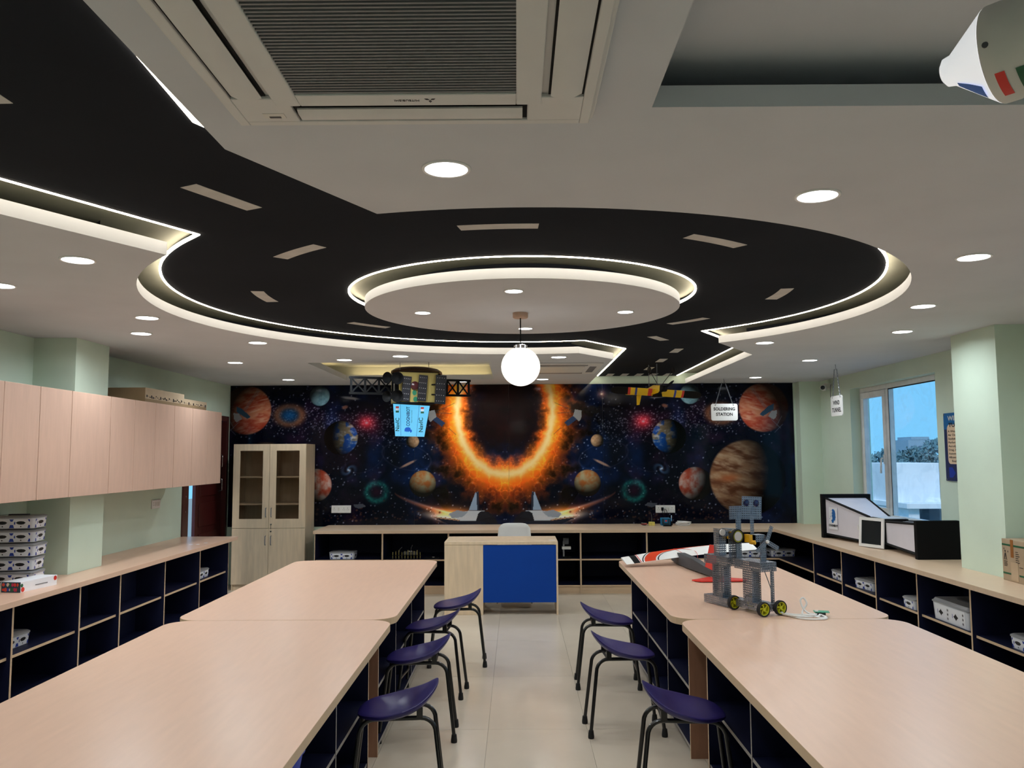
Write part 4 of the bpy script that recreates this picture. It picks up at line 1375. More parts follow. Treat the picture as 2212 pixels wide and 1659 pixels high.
    side(D_ * 0.72, RZ(-PI / 2) @ T(0, -L_ * 0.465 - 0.0005, 0) @ RX(tiy), 1)
    wrap.build('wrap_label', M_PAPER, t)
    ink.build('emblem_print', M_INK, t)['kind'] = 'stuff'
    blu.build('blue_print', M_PRBLUE, t)['kind'] = 'stuff'
    return t
kb = kit_box_proto()
G = 'small project kit boxes'
KB = [(-3.555, 5.995, 0.750, 7, 'bottom box of the kit box stack on the left worktop, behind the gift box'), (-3.56, 5.995, 0.8465, 9, 'second kit box from the bottom of the left worktop stack'),
      (-3.545, 5.99, 0.943, 6, 'middle kit box of the five stacked on the left worktop'), (-3.562, 6.0, 1.0395, 8, 'second kit box from the top of the left worktop stack'), (-3.556, 5.995, 1.136, 5, 'topmost kit box of the left worktop stack'),
      (-3.575, 5.43, 0.750, 2, 'lower kit box at the left picture edge beside the tall stack'), (-3.575, 5.43, 0.8465, 0, 'upper kit box at the left picture edge beside the tall stack'),
      (-3.36, 5.53, 0.403, 90, 'kit box on a left run shelf half hidden by a divider'), (-3.30, 8.62, 0.403, 90, 'kit box on the end shelf of the left run near the tall cabinet'),
      (-2.10, 10.20, 0.403, 0, 'kit box alone on the back run shelf beside the tall cabinet'), (3.20, 10.28, 0.403, 4, 'kit box in the open corner unit, farther right of two'), (2.80, 10.25, 0.403, -3, 'kit box in the open corner unit behind the robot'),
      (3.235, 8.31, 0.403, -90, 'kit box on the right run shelf next to the corner unit'), (3.25, 7.74, 0.403, -80, 'kit box on the right run shelf below the white tablet'), (3.265, 6.78, 0.403, 0, 'kit box on the right run shelf below the black end plate'),
      (3.235, 5.29, 0.403, -90, 'kit box on the right run shelf cut by the right picture edge')]
for k, (x, y, z, a, lb) in enumerate(KB):
    if k == 0:
        kb.location = (x, y, z)
        kb.rotation_euler = (0, 0, math.radians(a))
        tag(kb, lb, 'box', G)
    else:
        dup(kb, (x, y, z), math.radians(a), lb, G)
kb2 = kit_box_proto(0.52, 0.30, 0.155, True)
kb2.location = (3.268, 6.16, 0.403)
kb2.rotation_euler = (0, 0, -PI / 2)
tag(kb2, 'big kit box with diamond prints on the right run shelf', 'box')

# gift box with a colourful patterned end
gb = thing('gift_box', 'flat white gift box with a colourful patterned end on the left worktop', 'box', (-3.30, 5.72, 0.75), math.radians(-8))
MB().box(-0.07, -0.175, 0, 0.07, 0.175, 0.068, 0, front=1).build('carton', [M_PAPER, mat('dark_teal_print', rgb(24, 60, 72), 0.4)], gb, bevel=0.0015)
pc = [M_RED, M_ORANGE, M_PRBLUE, M_PEACH, M_GREENT, mat('magenta_print', rgb(190, 40, 90), 0.4)]
random.seed(3)
for k in range(14):
    cx, cz, r_ = -0.058 + 0.0165 * (k % 7) + 0.004, 0.018 + 0.032 * (k // 7), random.uniform(0.008, 0.013)
    a0 = random.choice((0, 90, 180, 270))
    pts = [(cx + r_ * math.cos(math.radians(a0 + q * 30)), cz + r_ * math.sin(math.radians(a0 + q * 30))) for q in range(0, random.choice((7, 10, 12)))]
    MB().add([(p[0], -0.1765, p[1]) for p in pts], [list(range(len(pts)))]).build('printed_shape', pc[k % 6], gb)
for (cy, cz, r_, mm) in ((-0.155, 0.018, 0.016, M_RED), (-0.165, 0.045, 0.012, M_GREENT), (0.155, 0.05, 0.016, M_RED)):
    pts = [(cy + r_ * math.cos(q * PI / 6), cz + r_ * math.sin(q * PI / 6)) for q in range(12)]
    MB().add([(0.0715, p[0], p[1]) for p in pts], [list(range(12))]).build('printed_shape', mm, gb)
MB().box(0.0712, -0.04, 0.028, 0.0716, 0.08, 0.034).build('printed_line', M_GREYP, gb)

# cartons on the wall cabinets
c1 = thing('carton', 'long brown carton lying on the wall cabinets, nearer and taller', 'carton', (-3.37, 7.57, 2.1065))
MB().box(-0.17, -0.42, 0, 0.17, 0.42, 0.125).build('carton_body', M_CARDD, c1, bevel=0.002)
MB().box(0.1702, -0.42, 0.030, 0.1722, 0.42, 0.125).build('lid_flap', M_CARD, c1)
m = MB()
for k in range(26):
    y_ = -0.40 + k * 0.031
    m.box(0.1724, y_, 0.045 + 0.01 * math.sin(k * 1.3), 0.1734, y_ + 0.022, 0.053 + 0.012 * math.sin(k * 2.1 + 1))
m.build('crinkled_tape', M_CHROME, c1)
c2 = thing('carton', 'flat brown carton lying on the wall cabinets, farther one', 'carton', (-3.38, 8.32, 2.1065))
MB().box(-0.16, -0.31, 0, 0.16, 0.31, 0.088).build('carton_body', M_CARDD, c2, bevel=0.002)
MB().box(0.1602, -0.31, 0.034, 0.1622, 0.31, 0.088).build('lid_flap', M_CARD, c2)
m = MB()
for k in range(15):
    y_ = -0.29 + k * 0.039
    m.box(0.1624, y_, 0.042 + 0.008 * math.sin(k * 1.7), 0.1634, y_ + 0.024, 0.049 + 0.010 * math.sin(k * 2.3 + 1))
m.build('crinkled_tape', M_CHROME, c2)

# wall sockets ---------------------------------------------------
def socket_plate(label, loc, rz, wd, ht, outs, sw):
    t = thing('socket_plate', label, 'socket', loc, rz)
    MB().box(-wd / 2, -0.012, -ht / 2, wd / 2, -0.0006, ht / 2).build('plate', M_WHITE, t, bevel=0.003)
    m = MB()
    for x in outs:
        for dx, dz, r_ in ((0, 0.014, 0.0045), (-0.010, -0.008, 0.0035), (0.010, -0.008, 0.0035)):
            m.lathe([(0, 0), (r_, 0), (r_, 0.0012), (0, 0.0012)], 10, 0, T(x, -0.012, dz) @ T(dx, 0, 0) @ RX(PI / 2))
    if m.v:
        m.build('pin_holes', M_INK, t)
    for x in sw:
        MB().box(x - 0.010, -0.017, -0.022, x + 0.010, -0.0121, 0.022).build('rocker_switch', M_OFFW, t, bevel=0.002)
    return t
YM = YB - 0.012
socket_plate('white socket plate on the mural beside the tall cabinet', (-2.258, YM, 0.953), 0, 0.25, 0.096, (-0.09, 0.035, 0.085), (-0.03,))
sp2 = socket_plate('white socket plate on the mural above the soldering station', (1.906, YM, 0.937), 0, 0.25, 0.096, (-0.09, 0.085), (0.01, 0.04))
socket_plate('small white switch plate on the left wall under the cabinets', (XL, 8.65, 1.15), PI / 2, 0.20, 0.09, (-0.06,), (-0.01, 0.03, 0.06))
socket_plate('white socket plate half hidden between the tunnel end and the pillar', (XR, 7.30, 0.935), -PI / 2, 0.22, 0.09, (0.05,), (-0.03,))

# soldering corner on the back worktop -----------------------------
ss = thing('soldering_station', 'small blue soldering station with a screen on the back worktop', 'soldering station', (1.86, 10.56, 0.75))
MB().box(-0.055, -0.045, 0, 0.055, 0.055, 0.092).build('casing', M_TEALB, ss, bevel=0.004)
MB().box(-0.05, -0.0465, 0.008, 0.05, -0.0455, 0.086).build('front_plate', M_GREENT if False else mat('dark_teal_plate', rgb(12, 52, 66), 0.3), ss)
MB().box(-0.022, -0.048, 0.035, 0.022, -0.0466, 0.078).build('display', mat('blue_display', rgb(30, 110, 160), 0.2), ss)
MB().box(-0.012, -0.0488, 0.05, 0.012, -0.0481, 0.066).build('digits', M_RED, ss)
MB().tube([(0.075, 0.0, 0.0), (0.075, 0.0, 0.05)], 0.016, 10).build('iron_holder', M_BLK, ss, smooth=True)
MB().tube([(0.072, -0.01, 0.03), (0.078, 0.01, 0.12)], 0.006, 8).build('iron', M_CHROME, ss, smooth=True)
pg = thing('power_plug', 'black plug and cord in the socket above the soldering station', 'plug', (1.865, YM - 0.0125, 0.937))
MB().box(-0.014, -0.03, -0.02, 0.014, -0.0006, 0.022).build('plug_body', M_BLK, pg, bevel=0.005)
MB().tube([(0, -0.02, -0.018), (0.0, -0.03, -0.06), (0.015, -0.06, -0.10), (0.02, -0.10, -0.14), (0.05, -0.13, -0.15), (0.055, -0.10, -0.08), (0.045, -0.04, -0.01), (0.025, -0.03, 0.005), (0.02, -0.03, -0.03), (0.03, -0.05, -0.12)], 0.0035, 8).build('cord', M_BLK, pg, smooth=True)
sg = thing('sponge_holder', 'yellow sponge block with a thin wire beside the soldering station', 'sponge', (1.685, 10.54, 0.75))
MB().box(-0.036, -0.03, 0, 0.036, 0.03, 0.045).build('sponge', M_SPONGE, sg, bevel=0.004)
MB().tube([(0.0, 0, 0.04), (0.003, 0, 0.09), (-0.004, 0.0, 0.15)], 0.0018, 6).build('wire', M_CHROME, sg, smooth=True)
tl = thing('solder_tools', 'tangle of small dark soldering tools left of the yellow sponge', 'tools', (1.59, 10.55, 0.75))
random.seed(5)
for k in range(5):
    a, L_ = random.uniform(0, PI), 0.045
    MB().tube([(-L_ * math.cos(a), -L_ * 0.5 * math.sin(a), 0.005 + 0.006 * k), (L_ * math.cos(a), L_ * 0.5 * math.sin(a), 0.005 + 0.006 * k)], 0.0045, 6).build('tool', [M_BLK, M_DGREY, M_RED, M_BLK, M_CHROME][k], tl, smooth=True)
bc = MB()
for k in range(3):
    bc.tube([(0.055 * math.cos(q * PI / 12) * (1 - 0.1 * k), 0.03 * math.sin(q * PI / 12), 0.004 + 0.004 * k) for q in range(24)], 0.003, 6, 0, True)
tag(bc.build('black_cable', M_BLK, None, smooth=True), 'thin black cable loops before the soldering station', 'cable').location = (1.86, 10.42, 0.75)
cl = MB()
for k in range(5):
    cl.tube([(0.085 * math.cos(q * PI / 14) + 0.012 * math.sin(k * 2), 0.045 * math.sin(q * PI / 14) + 0.01 * math.cos(k), 0.014 + 0.009 * k + 0.008 * math.sin(q * PI / 14 + k)) for q in range(28)], 0.005, 6, 0, True)
tag(cl.build('white_cable', M_WHITE, None, smooth=True), 'coiled white cable right of the soldering station', 'cable').location = (2.07, 10.50, 0.75)

# electronics on the back shelves --------------------------------
er = thing('sensor_robot', 'small black robot boards with brass posts on the back run shelf', 'robot', (-1.33, 10.20, 0.403))
MB().box(-0.17, -0.05, 0.035, 0.17, 0.06, 0.042).build('chassis_plate', M_BLK, er)
for k in range(10):
    x = -0.165 + 0.0366 * k
    MB().tube([(x, -0.045, 0.0), (x, -0.045, 0.075 + 0.012 * (k % 3))], 0.0035, 6).build('brass_post', M_GOLDF, er, smooth=True)
MB().box(-0.04, -0.03, 0.0425, 0.12, 0.05, 0.075).build('battery_case', M_DGREY, er, bevel=0.003)
for x in (0.035, 0.06):
    MB().lathe([(0.005, 0), (0.009, 0), (0.009, 0.012), (0.005, 0.012)], 14, 0, T(x, -0.04, 0.085) @ RX(PI / 2)).build('sensor_eye', M_CHROME, er, smooth=True)
MB().tube([(0.05, 0, 0.07), (0.05, 0, 0.12), (0.065, 0, 0.155)], 0.002, 6).build('wire', M_CHROME, er, smooth=True)
MB().tube([(-0.10, 0, 0.04), (-0.09, 0, 0.10), (-0.06, 0, 0.13)], 0.002, 6).build('wire', M_GREYP, er, smooth=True)
mo = thing('circuit_module', 'flat dark circuit module on the back run shelf right of the robot boards', 'circuit board', (-1.02, 10.15, 0.403))
MB().box(-0.09, -0.03, 0, 0.09, 0.04, 0.012).build('board', M_BLK, mo)
MB().box(0.0, -0.02, 0.0125, 0.03, 0.01, 0.022).build('connector', M_CHROME, mo)
ek = thing('electronics_stand', 'grey electronics stand on the back shelf beside the desk end', 'electronics', (0.60, 10.15, 0.403))
MB().box(-0.06, -0.05, 0, 0.05, 0.05, 0.02).build('base', M_BLK, ek)
MB().box(-0.05, -0.02, 0.0205, -0.03, 0.02, 0.20).build('column', M_GREYP, ek)
MB().box(-0.06, -0.045, 0.105, 0.045, 0.03, 0.135).build('bracket', M_OFFW, ek)
MB().box(-0.045, -0.035, 0.165, 0.02, 0.03, 0.235).build('head', M_DGREY, ek)
tag(MB().lathe([(0.0, 0.0), (0.085, 0.0), (0.11, 0.14), (0.118, 0.14), (0.118, 0.15), (0.104, 0.15), (0.08, 0.01), (0, 0.01)], 32).build('plastic_tub', mat('cobalt_plastic', rgb(10, 60, 190), 0.4), None, smooth=True), 'bright blue plastic tub on the shelf under the near left table', 'tub').location = (-0.93, 3.27, 0.3685)

# ================================================================== SIGNS AND POSTER
def chain(pts, link=0.022, r=0.0022):
    mb = MB()
    a, b = Vector(pts[0]), Vector(pts[1])
    n = max(2, int((b - a).length / (link * 0.78)))
    dr = (b - a).normalized()
    s = dr.orthogonal().normalized()
    t_ = dr.cross(s)
    for k in range(n):
        c = a + (b - a) * ((k + 0.5) / n)
        w_ = s if k % 2 else t_
        mb.tube([c + dr * (link * 0.5 * math.cos(q * PI / 4)) + w_ * (link * 0.26 * math.sin(q * PI / 4)) for q in range(8)], r, 5, 0, True)
    return mb
def hanging_sign(label, loc, rz, wd, ht, lines, drop, mount):
    t = thing('hanging_sign', label, 'sign', loc, rz)
    MB().prism(rrect(-wd / 2, 0, wd / 2, ht, 0.025, 6), -0.004, 0.004).xf(RX(PI / 2)).build('board', M_WHITE, t)
    for s_, z_, sz, kx in lines:
        text(s_, sz, M_INK, t, (0, -0.0046, z_), (PI / 2, 0, 0), bold=0.0015, sx=kx)
    for sx in (-1, 1):
        MB().lathe([(0, 0), (0.006, 0), (0.006, 0.001), (0, 0.001)], 10, 0, T(sx * wd * 0.34, -0.0042, ht - 0.018) @ RX(PI / 2)).build('hole', M_INK, t)
        chain([(sx * wd * 0.33, 0, ht - 0.014), (sx * mount, 0, ht + drop)]).build('chain', M_STEEL, t, smooth=True)
    MB().tube([(0, 0, ht + drop - 0.01), (0.008, 0, ht + drop + 0.02), (0, 0, ht + drop + 0.05)], 0.003, 6).build('hook', M_STEEL, t, smooth=True)
    return t
hanging_sign('white hanging sign reading SOLDERING STATION before the mural', (2.545, 10.2, 2.043), 0.02, 0.325, 0.206, (('SOLDERING', 0.140, 0.052, 0.95), ('STATION', 0.075, 0.052, 0.95)), 0.256, 0.02)
hanging_sign('white hanging sign reading WIND TUNNEL near the window', (3.31, 8.61, 2.02), -PI / 2 + 0.02, 0.29, 0.21, (('WIND', 0.135, 0.062, 0.95), ('TUNNEL', 0.060, 0.062, 0.95)), 0.275, 0.03)

ps = thing('poster', 'blue wind tunnel poster on the right wall half hidden by the pillar', 'poster', (XR - 0.001, 7.585, 1.385), -PI / 2)
MB().box(0, -0.012, 0, 0.46, 0, 0.605).build('board', mat('navy_poster_print', rgb(40, 52, 92), 0.35), ps)
MB().box(0.0, -0.0128, 0.46, 0.46, -0.0121, 0.605).build('header_print', mat('blue_poster_print', rgb(16, 104, 168), 0.35), ps)
pp = rrect(0.055, 0.15, 0.43, 0.50, 0.04, 6)
MB().add([(p[0], -0.0134, p[1]) for p in pp], [list(range(len(pp)))]).build('text_field', M_PEACH, ps)
MB().add([(0.06, -0.0134, 0.03), (0.12, -0.0134, 0.03), (0.17, -0.0134, 0.07), (0.12, -0.0134, 0.12), (0.06, -0.0134, 0.12)], [(0, 1, 2, 3, 4)]).build('printed_shape', M_PRBLUE, ps)
text('WIND', 0.085, M_OFFW, ps, (0.075, -0.0136, 0.555), (PI / 2, 0, 0), 'LEFT', sy=0.7, bold=0.002)
text('TUNNEL', 0.085, M_INK, ps, (0.085, -0.0142, 0.495), (PI / 2, 0, 0), 'LEFT', sy=0.6, bold=0.002)
for k, s_ in enumerate(('A Wind Tunnel', 'Air Over Objects', 'Studying How', 'Performance', 'Aerodynamics', 'Drag, & Air', 'Automotive', 'Allows Safe', '    Real')):
    text(s_, 0.044, M_INK, ps, (0.07, -0.0142, 0.440 - 0.033 * k), (PI / 2, 0, 0), 'LEFT', sy=0.62)
m = MB()
for x, z in ((0.012, 0.012), (0.012, 0.593)):
    m.lathe([(0, 0), (0.007, 0), (0.005, 0.005), (0, 0.006)], 10, 0, T(x, -0.012, z) @ RX(PI / 2))
m.build('mounting_screws', M_CHROME, ps, smooth=True)

cc = thing('security_camera', 'small white security camera high in the corner by the window', 'camera', (3.82, 10.30, 2.40))
MB().box(0.0, -0.04, 0.03, 0.069, 0.04, 0.10).build('bracket', M_OFFW, cc, bevel=0.004)
MB().lathe([(0.0, -0.06), (0.028, -0.06), (0.034, -0.05), (0.034, 0.05), (0.024, 0.06), (0, 0.06)], 18, 0, T(-0.035, -0.05, 0.04) @ RZ(-0.5) @ RX(PI / 2)).build('housing', M_WHITE, cc, smooth=True)
MB().lathe([(0.0, 0), (0.026, 0), (0.024, 0.006), (0, 0.006)], 16, 0, T(-0.035, -0.05, 0.04) @ RZ(-0.5) @ RX(PI / 2) @ T(0, 0, 0.0605)).build('lens', M_LCD, cc, smooth=True)
MB().tube([(0.06, -0.045, 0.08), (0.03, -0.10, 0.05), (0.02, -0.12, -0.05), (0.035, -0.12, -0.16), (0.062, -0.13, -0.20), (0.066, -0.17, -0.25)], 0.005, 6).build('cable', M_GREYP, cc, smooth=True)

# ================================================================== WIND TUNNEL MODEL
wt = thing('wind_tunnel_model', 'tabletop wind tunnel of white boards with black edges on the right worktop', 'wind tunnel', (3.48, 8.0, 0.75))
def rect_at(y, x0, x1, z0, z1):
    return [Vector((x0, y, z0)), Vector((x1, y, z0)), Vector((x1, y, z1)), Vector((x0, y, z1))]
def duct(A, B, nm):
    m_ = MB()
    for i in range(4):
        j = (i + 1) % 4
        m_.add([A[i], A[j], B[j], B[i]], [(0, 1, 2, 3), ])
    o = m_.build(nm, mat('white_foam_board', rgb(222, 220, 230), 0.4), wt, world=True)
    sd = o.modifiers.new('solid', 'SOLIDIFY')
    sd.thickness = 0.006
    for i in range(4):
        MB().tube([A[i], B[i]], 0.012, 4).build('edge_trim', M_BLK, wt, world=True)
A_, B_ = rect_at(8.90, 3.265, 3.70, 0.79, 1.165), rect_at(8.13, 3.405, 3.60, 0.775, 1.02)
duct(A_, B_, 'contraction_panel')
m = MB()
m.box(3.23, 8.90, 0.7505, 3.74, 8.965, 0.80).box(3.23, 8.90, 1.16, 3.74, 8.965, 1.205).box(3.23, 8.90, 0.80, 3.272, 8.965, 1.16).box(3.695, 8.90, 0.80, 3.74, 8.965, 1.16)
m.build('inlet_frame', M_BLK, wt, world=True, bevel=0.002)
for i in range(6):
    MB().box(3.272 + 0.07 * i + 0.03, 8.94, 0.80, 3.272 + 0.07 * i + 0.033, 8.96, 1.16).build('inlet_vane', M_DGREY, wt, world=True)
m = MB()
m.box(3.40, 7.80, 0.7505, 3.62, 8.13, 0.79).box(3.40, 7.80, 1.005, 3.62, 8.13, 1.025).box(3.40, 7.80, 0.79, 3.62, 7.82, 1.005).box(3.40, 8.11, 0.79, 3.62, 8.13, 1.005).box(3.60, 7.82, 0.79, 3.62, 8.11, 1.005)
m.build('test_section', M_BLK, wt, world=True, bevel=0.002)
MB().box(3.415, 7.83, 1.0255, 3.605, 8.10, 1.030).build('top_window', M_TUB, wt, world=True)
tbl = MB()
tw, th_ = 0.30, 0.275
tbl.box(-tw / 2, -0.012, 0, tw / 2, 0, 0.028).box(-tw / 2, -0.012, th_ - 0.028, tw / 2, 0, th_).box(-tw / 2, -0.012, 0.028, -tw / 2 + 0.03, 0, th_ - 0.028).box(tw / 2 - 0.03, -0.012, 0.028, tw / 2, 0, th_ - 0.028)
tb = tbl.build('tablet_frame', M_WHITE, wt)
tb.location = (3.325 - 3.48, 7.93 - 8.0, 0.006)
tb.rotation_euler = (math.radians(-4), 0, math.radians(-68))
MB().box(-tw / 2 + 0.0305, -0.008, 0.0285, tw / 2 - 0.0305, -0.002, th_ - 0.0285).build('screen', M_LCD, tb)
A2, B2 = rect_at(7.80, 3.41, 3.60, 0.80, 1.005), rect_at(7.09, 3.36, 3.66, 0.785, 1.04)
duct(A2, B2, 'diffuser_panel')
MB().box(3.33, 7.04, 0.7505, 3.69, 7.09, 1.07).build('fan_plate', M_BLK, wt, world=True, bevel=0.003)
# printed sticker and servo on the contraction side
nrm = (A_[0] - A_[3]).cross(B_[0] - A_[0]).normalized()
ex_ = (B_[0] - A_[0])
ex_ = Vector((ex_.x, ex_.y, 0)).normalized()
stk = bpy.data.objects.new('sticker', None)
def on_side(sy, sz):
    f = sy
    p0 = A_[0] + (B_[0] - A_[0]) * f
    p1 = A_[3] + (B_[3] - A_[3]) * f
    return p0 + (p1 - p0) * sz
P0 = on_side(0.09, 0.17)
P1 = on_side(0.09, 0.80)
ez_ = (P1 - P0).normalized()
nx_ = ex_.cross(ez_).normalized()
if nx_.x > 0:
    nx_ = -nx_
Ms = Matrix(((ex_.x, -nx_.x, ez_.x, P0.x + nx_.x * 0.009), (ex_.y, -nx_.y, ez_.y, P0.y + nx_.y * 0.009), (ex_.z, -nx_.z, ez_.z, P0.z), (0, 0, 0, 1)))
HEAD = [(0.30, 0.0), (0.55, 0.02), (0.60, 0.18), (0.80, 0.20), (0.86, 0.36), (0.94, 0.44), (0.88, 0.52), (0.90, 0.66), (0.84, 0.84), (0.66, 0.97), (0.44, 1.0), (0.30, 0.92), (0.38, 0.80), (0.26, 0.70), (0.36, 0.60), (0.24, 0.50), (0.34, 0.42), (0.36, 0.26), (0.16, 0.20)]
bk = MB().box(0, -0.001, 0, 0.155, 0.0, 0.225)
bk.xf(Ms).build('sticker', M_PAPER, wt, world=True)
hd = MB().add([(0.025 + p[0] * 0.11, -0.002, 0.065 + p[1] * 0.145) for p in HEAD], [list(range(len(HEAD)))])
random.seed(2)
for k in range(12):
    x_, z_ = 0.012 + random.random() * 0.035, 0.10 + random.random() * 0.09
    hd.box(x_, -0.002, z_, x_ + 0.005, -0.0015, z_ + 0.005)
hd.xf(Ms).build('head_logo', mat('logo_blue', rgb(20, 96, 170), 0.4), wt, world=True)
tx = text('COGNIBOT', 0.031, M_INK, wt, (0, 0, 0), bold=0.0012)
tx.matrix_local = Matrix.Translation(-wt.location) @ Ms @ T(0.0775, -0.0022, 0.038) @ RX(PI / 2)
sv = on_side(0.88, 0.55)
MB().box(-0.03, -0.03, -0.02, 0.03, 0.03, 0.02).xf(T(sv.x - 0.012, sv.y, sv.z)).build('servo_motor', M_PRBLUE, wt, world=True)
MB().box(-0.008, -0.012, -0.03, 0.008, 0.012, 0.02).xf(T(sv.x - 0.03, sv.y + 0.07, sv.z - 0.005)).build('servo_bracket', M_WHITE, wt, world=True)

# ================================================================== PRINTED CARTON ON THE RIGHT WORKTOP
pc_ = thing('printed_carton', 'brown printed carton with green stripes at the right picture edge', 'carton', (3.40, 5.94, 0.75), -PI / 2 - 0.02)
MB().box(0, 0.0, 0, 0.50, 0.40, 0.285).build('carton_body', M_CARD, pc_, bevel=0.003)
m = MB()
for z in (0.045, 0.240):
    m.box(0.005, -0.0015, z, 0.105 if z > 0.1 else 0.17, -0.0003, z + 0.012).box(0.145 if z > 0.1 else 0.20, -0.0015, z, 0.495, -0.0003, z + 0.012)
m.build('green_stripe', M_GREENT, pc_)
MB().box(0.108, -0.002, 0.165, 0.142, -0.0002, 0.2858).build('brown_tape', M_TAPE, pc_)
MB().box(0.105, -0.0025, 0.01, 0.19, -0.0004, 0.135).build('clear_tape', M_CTAPE, pc_)
m = MB()
for pts in ([(0.025, 0.15), (0.033, 0.15), (0.042, 0.175), (0.05, 0.15), (0.058, 0.15), (0.048, 0.19), (0.036, 0.19)], [(0.036, 0.196), (0.048, 0.196), (0.048, 0.208), (0.036, 0.208)], [(0.02, 0.145), (0.065, 0.145), (0.065, 0.148), (0.02, 0.148)],
            [(0.022, 0.214), (0.034, 0.214), (0.028, 0.226)], [(0.072, 0.195), (0.080, 0.195), (0.080, 0.207), (0.072, 0.207)]):
    m.add([(p[0], -0.0016, p[1]) for p in pts], [list(range(len(pts)))])
for k in range(4):
    m.box(0.022, -0.0016, 0.130 - 0.010 * k, 0.062 - 0.006 * (k % 2), -0.0006, 0.134 - 0.010 * k)
for k in range(6):
    m.box(0.165, -0.0016, 0.205 - 0.014 * k, 0.195 + 0.008 * (k % 3), -0.0006, 0.209 - 0.014 * k)
for k in range(3):
    m.box(0.205 + 0.07 * k, -0.0016, 0.105 - 0.02 * (k % 2), 0.245 + 0.07 * k, -0.0006, 0.109 - 0.02 * (k % 2))
m.build('printed_marks', M_INK, pc_)['kind'] = 'stuff'
mk = thing('marker_pen', 'white marker pen lying on the printed carton', 'pen', (3.52, 5.66, 1.036 + 0.009), 0.9)
MB().lathe([(0, -0.06), (0.008, -0.06), (0.009, -0.05), (0.009, 0.03), (0.006, 0.032), (0, 0.032)], 14, 0, RY(PI / 2)).build('barrel', M_WHITE, mk, smooth=True)
MB().lathe([(0, 0.033), (0.0075, 0.033), (0.0085, 0.036), (0.0085, 0.062), (0.006, 0.066), (0, 0.066)], 14, 0, RY(PI / 2)).build('cap', M_GREYP, mk, smooth=True)
# ================================================================== ROBOT
def perf(wd, ht, pitch=0.0127, hole=0.0056, th=0.0015):
    """perforated plate in the local XZ plane, x 0..wd, z 0..ht, real holes"""
    nx_, nz_ = max(1, round(wd / pitch)), max(1, round(ht / pitch))
    px_, pz_ = wd / nx_, ht / nz_
    mb = MB()
    for i in range(nx_):
        for k in range(nz_):
            x0, z0 = i * px_, k * pz_
            xa, xb, za, zb = x0 + (px_ - hole) / 2, x0 + (px_ + hole) / 2, z0 + (pz_ - hole) / 2, z0 + (pz_ + hole) / 2
            o = [(x0, z0), (x0 + px_, z0), (x0 + px_, z0 + pz_), (x0, z0 + pz_)]
            h_ = [(xa, za), (xb, za), (xb, zb), (xa, zb)]
            v = [(p[0], 0, p[1]) for p in o + h_] + [(p[0], th, p[1]) for p in o + h_]
            f = []
            for q in range(4):
                r = (q + 1) % 4
                f += [(q, r, 4 + r, 4 + q), (8 + r, 8 + q, 12 + q, 12 + r), (4 + q, 4 + r, 12 + r, 12 + q)]
            mb.add(v, f)
    mb.add([(0, 0, 0), (wd, 0, 0), (wd, th, 0), (0, th, 0), (0, 0, ht), (wd, 0, ht), (wd, th, ht), (0, th, ht)], [(0, 3, 2, 1), (4, 5, 6, 7), (0, 4, 7, 3), (1, 2, 6, 5)])
    return mb
YZ = RZ(PI / 2)           # plate turned into the local YZ plane
XY = RX(-PI / 2)          # plate turned flat
def perf_at(name, par, wd, ht, M_, mm=None):
    return perf(wd, ht).xf(M_).build(name, mm or M_STEEL, par)
rb = thing('robot', 'perforated steel robot with square head and lime wheels on the right table', 'robot', (1.335, 4.755, TZ), math.radians(25))
def wheel(par, x, y, z, r=0.040, cap=None):
    M0 = T(x, y, z) @ RX(PI / 2)
    tw_ = MB().lathe([(r * 0.82, -0.011), (r * 0.97, -0.011), (r, -0.007), (r, 0.007), (r * 0.97, 0.011), (r * 0.82, 0.011), (r * 0.82, -0.011)], 28, 0, M0)
    wt_ = tw_.build('wheel', M_RUB, par, smooth=True)
    rm = MB().lathe([(r * 0.72, -0.008), (r * 0.82, -0.009), (r * 0.82, 0.009), (r * 0.72, 0.008), (r * 0.72, -0.008)], 24, 0, M0)
    for k in range(5):
        a = 2 * PI * k / 5
        pts = [M0 @ Vector((r * q * math.cos(a + 0.9 * q), r * q * math.sin(a + 0.9 * q), 0)) for q in (0.15, 0.35, 0.55, 0.76)]
        rm.tube(pts, 0.0042, 6)
    rm.lathe([(0, -0.009), (r * 0.22, -0.009), (r * 0.22, 0.009), (0, 0.009)], 14, 0, M0)
    rm.build('spoked_rim', M_RGREEN, wt_, smooth=True)
    if cap:
        MB().lathe([(0, 0.0095), (r * 0.66, 0.0095), (r * 0.62, 0.013), (0, 0.014)], 24, 0, M0).build('hub_cap', M_WHITE, wt_, smooth=True)
for x, y in ((-0.055, -0.122), (0.062, -0.122), (-0.055, 0.122), (0.062, 0.122)):
    wheel(rb, x, y, 0.0405)
# front base rails and deck
for x in (-0.05, 0.05):
    perf_at('base_rail', rb, 0.216, 0.038, T(x, -0.108, 0.022) @ YZ)
perf_at('base_deck', rb, 0.1, 0.216, T(-0.05, 0.108, 0.061) @ RX(PI / 2))
perf_at('base_front_plate', rb, 0.1, 0.038, T(-0.05, -0.109, 0.022))
# front columns
perf_at('column_plate', rb, 0.063, 0.175, T(-0.05, -0.03, 0.062))
perf_at('column_plate', rb, 0.075, 0.175, T(0.013, -0.03, 0.062) @ YZ)
perf_at('column_plate', rb, 0.075, 0.175, T(-0.05, -0.03, 0.062) @ YZ)
perf_at('column_plate', rb, 0.026, 0.175, T(0.028, -0.09, 0.062))
perf_at('column_plate', rb, 0.026, 0.175, T(0.054, -0.09, 0.062) @ YZ)
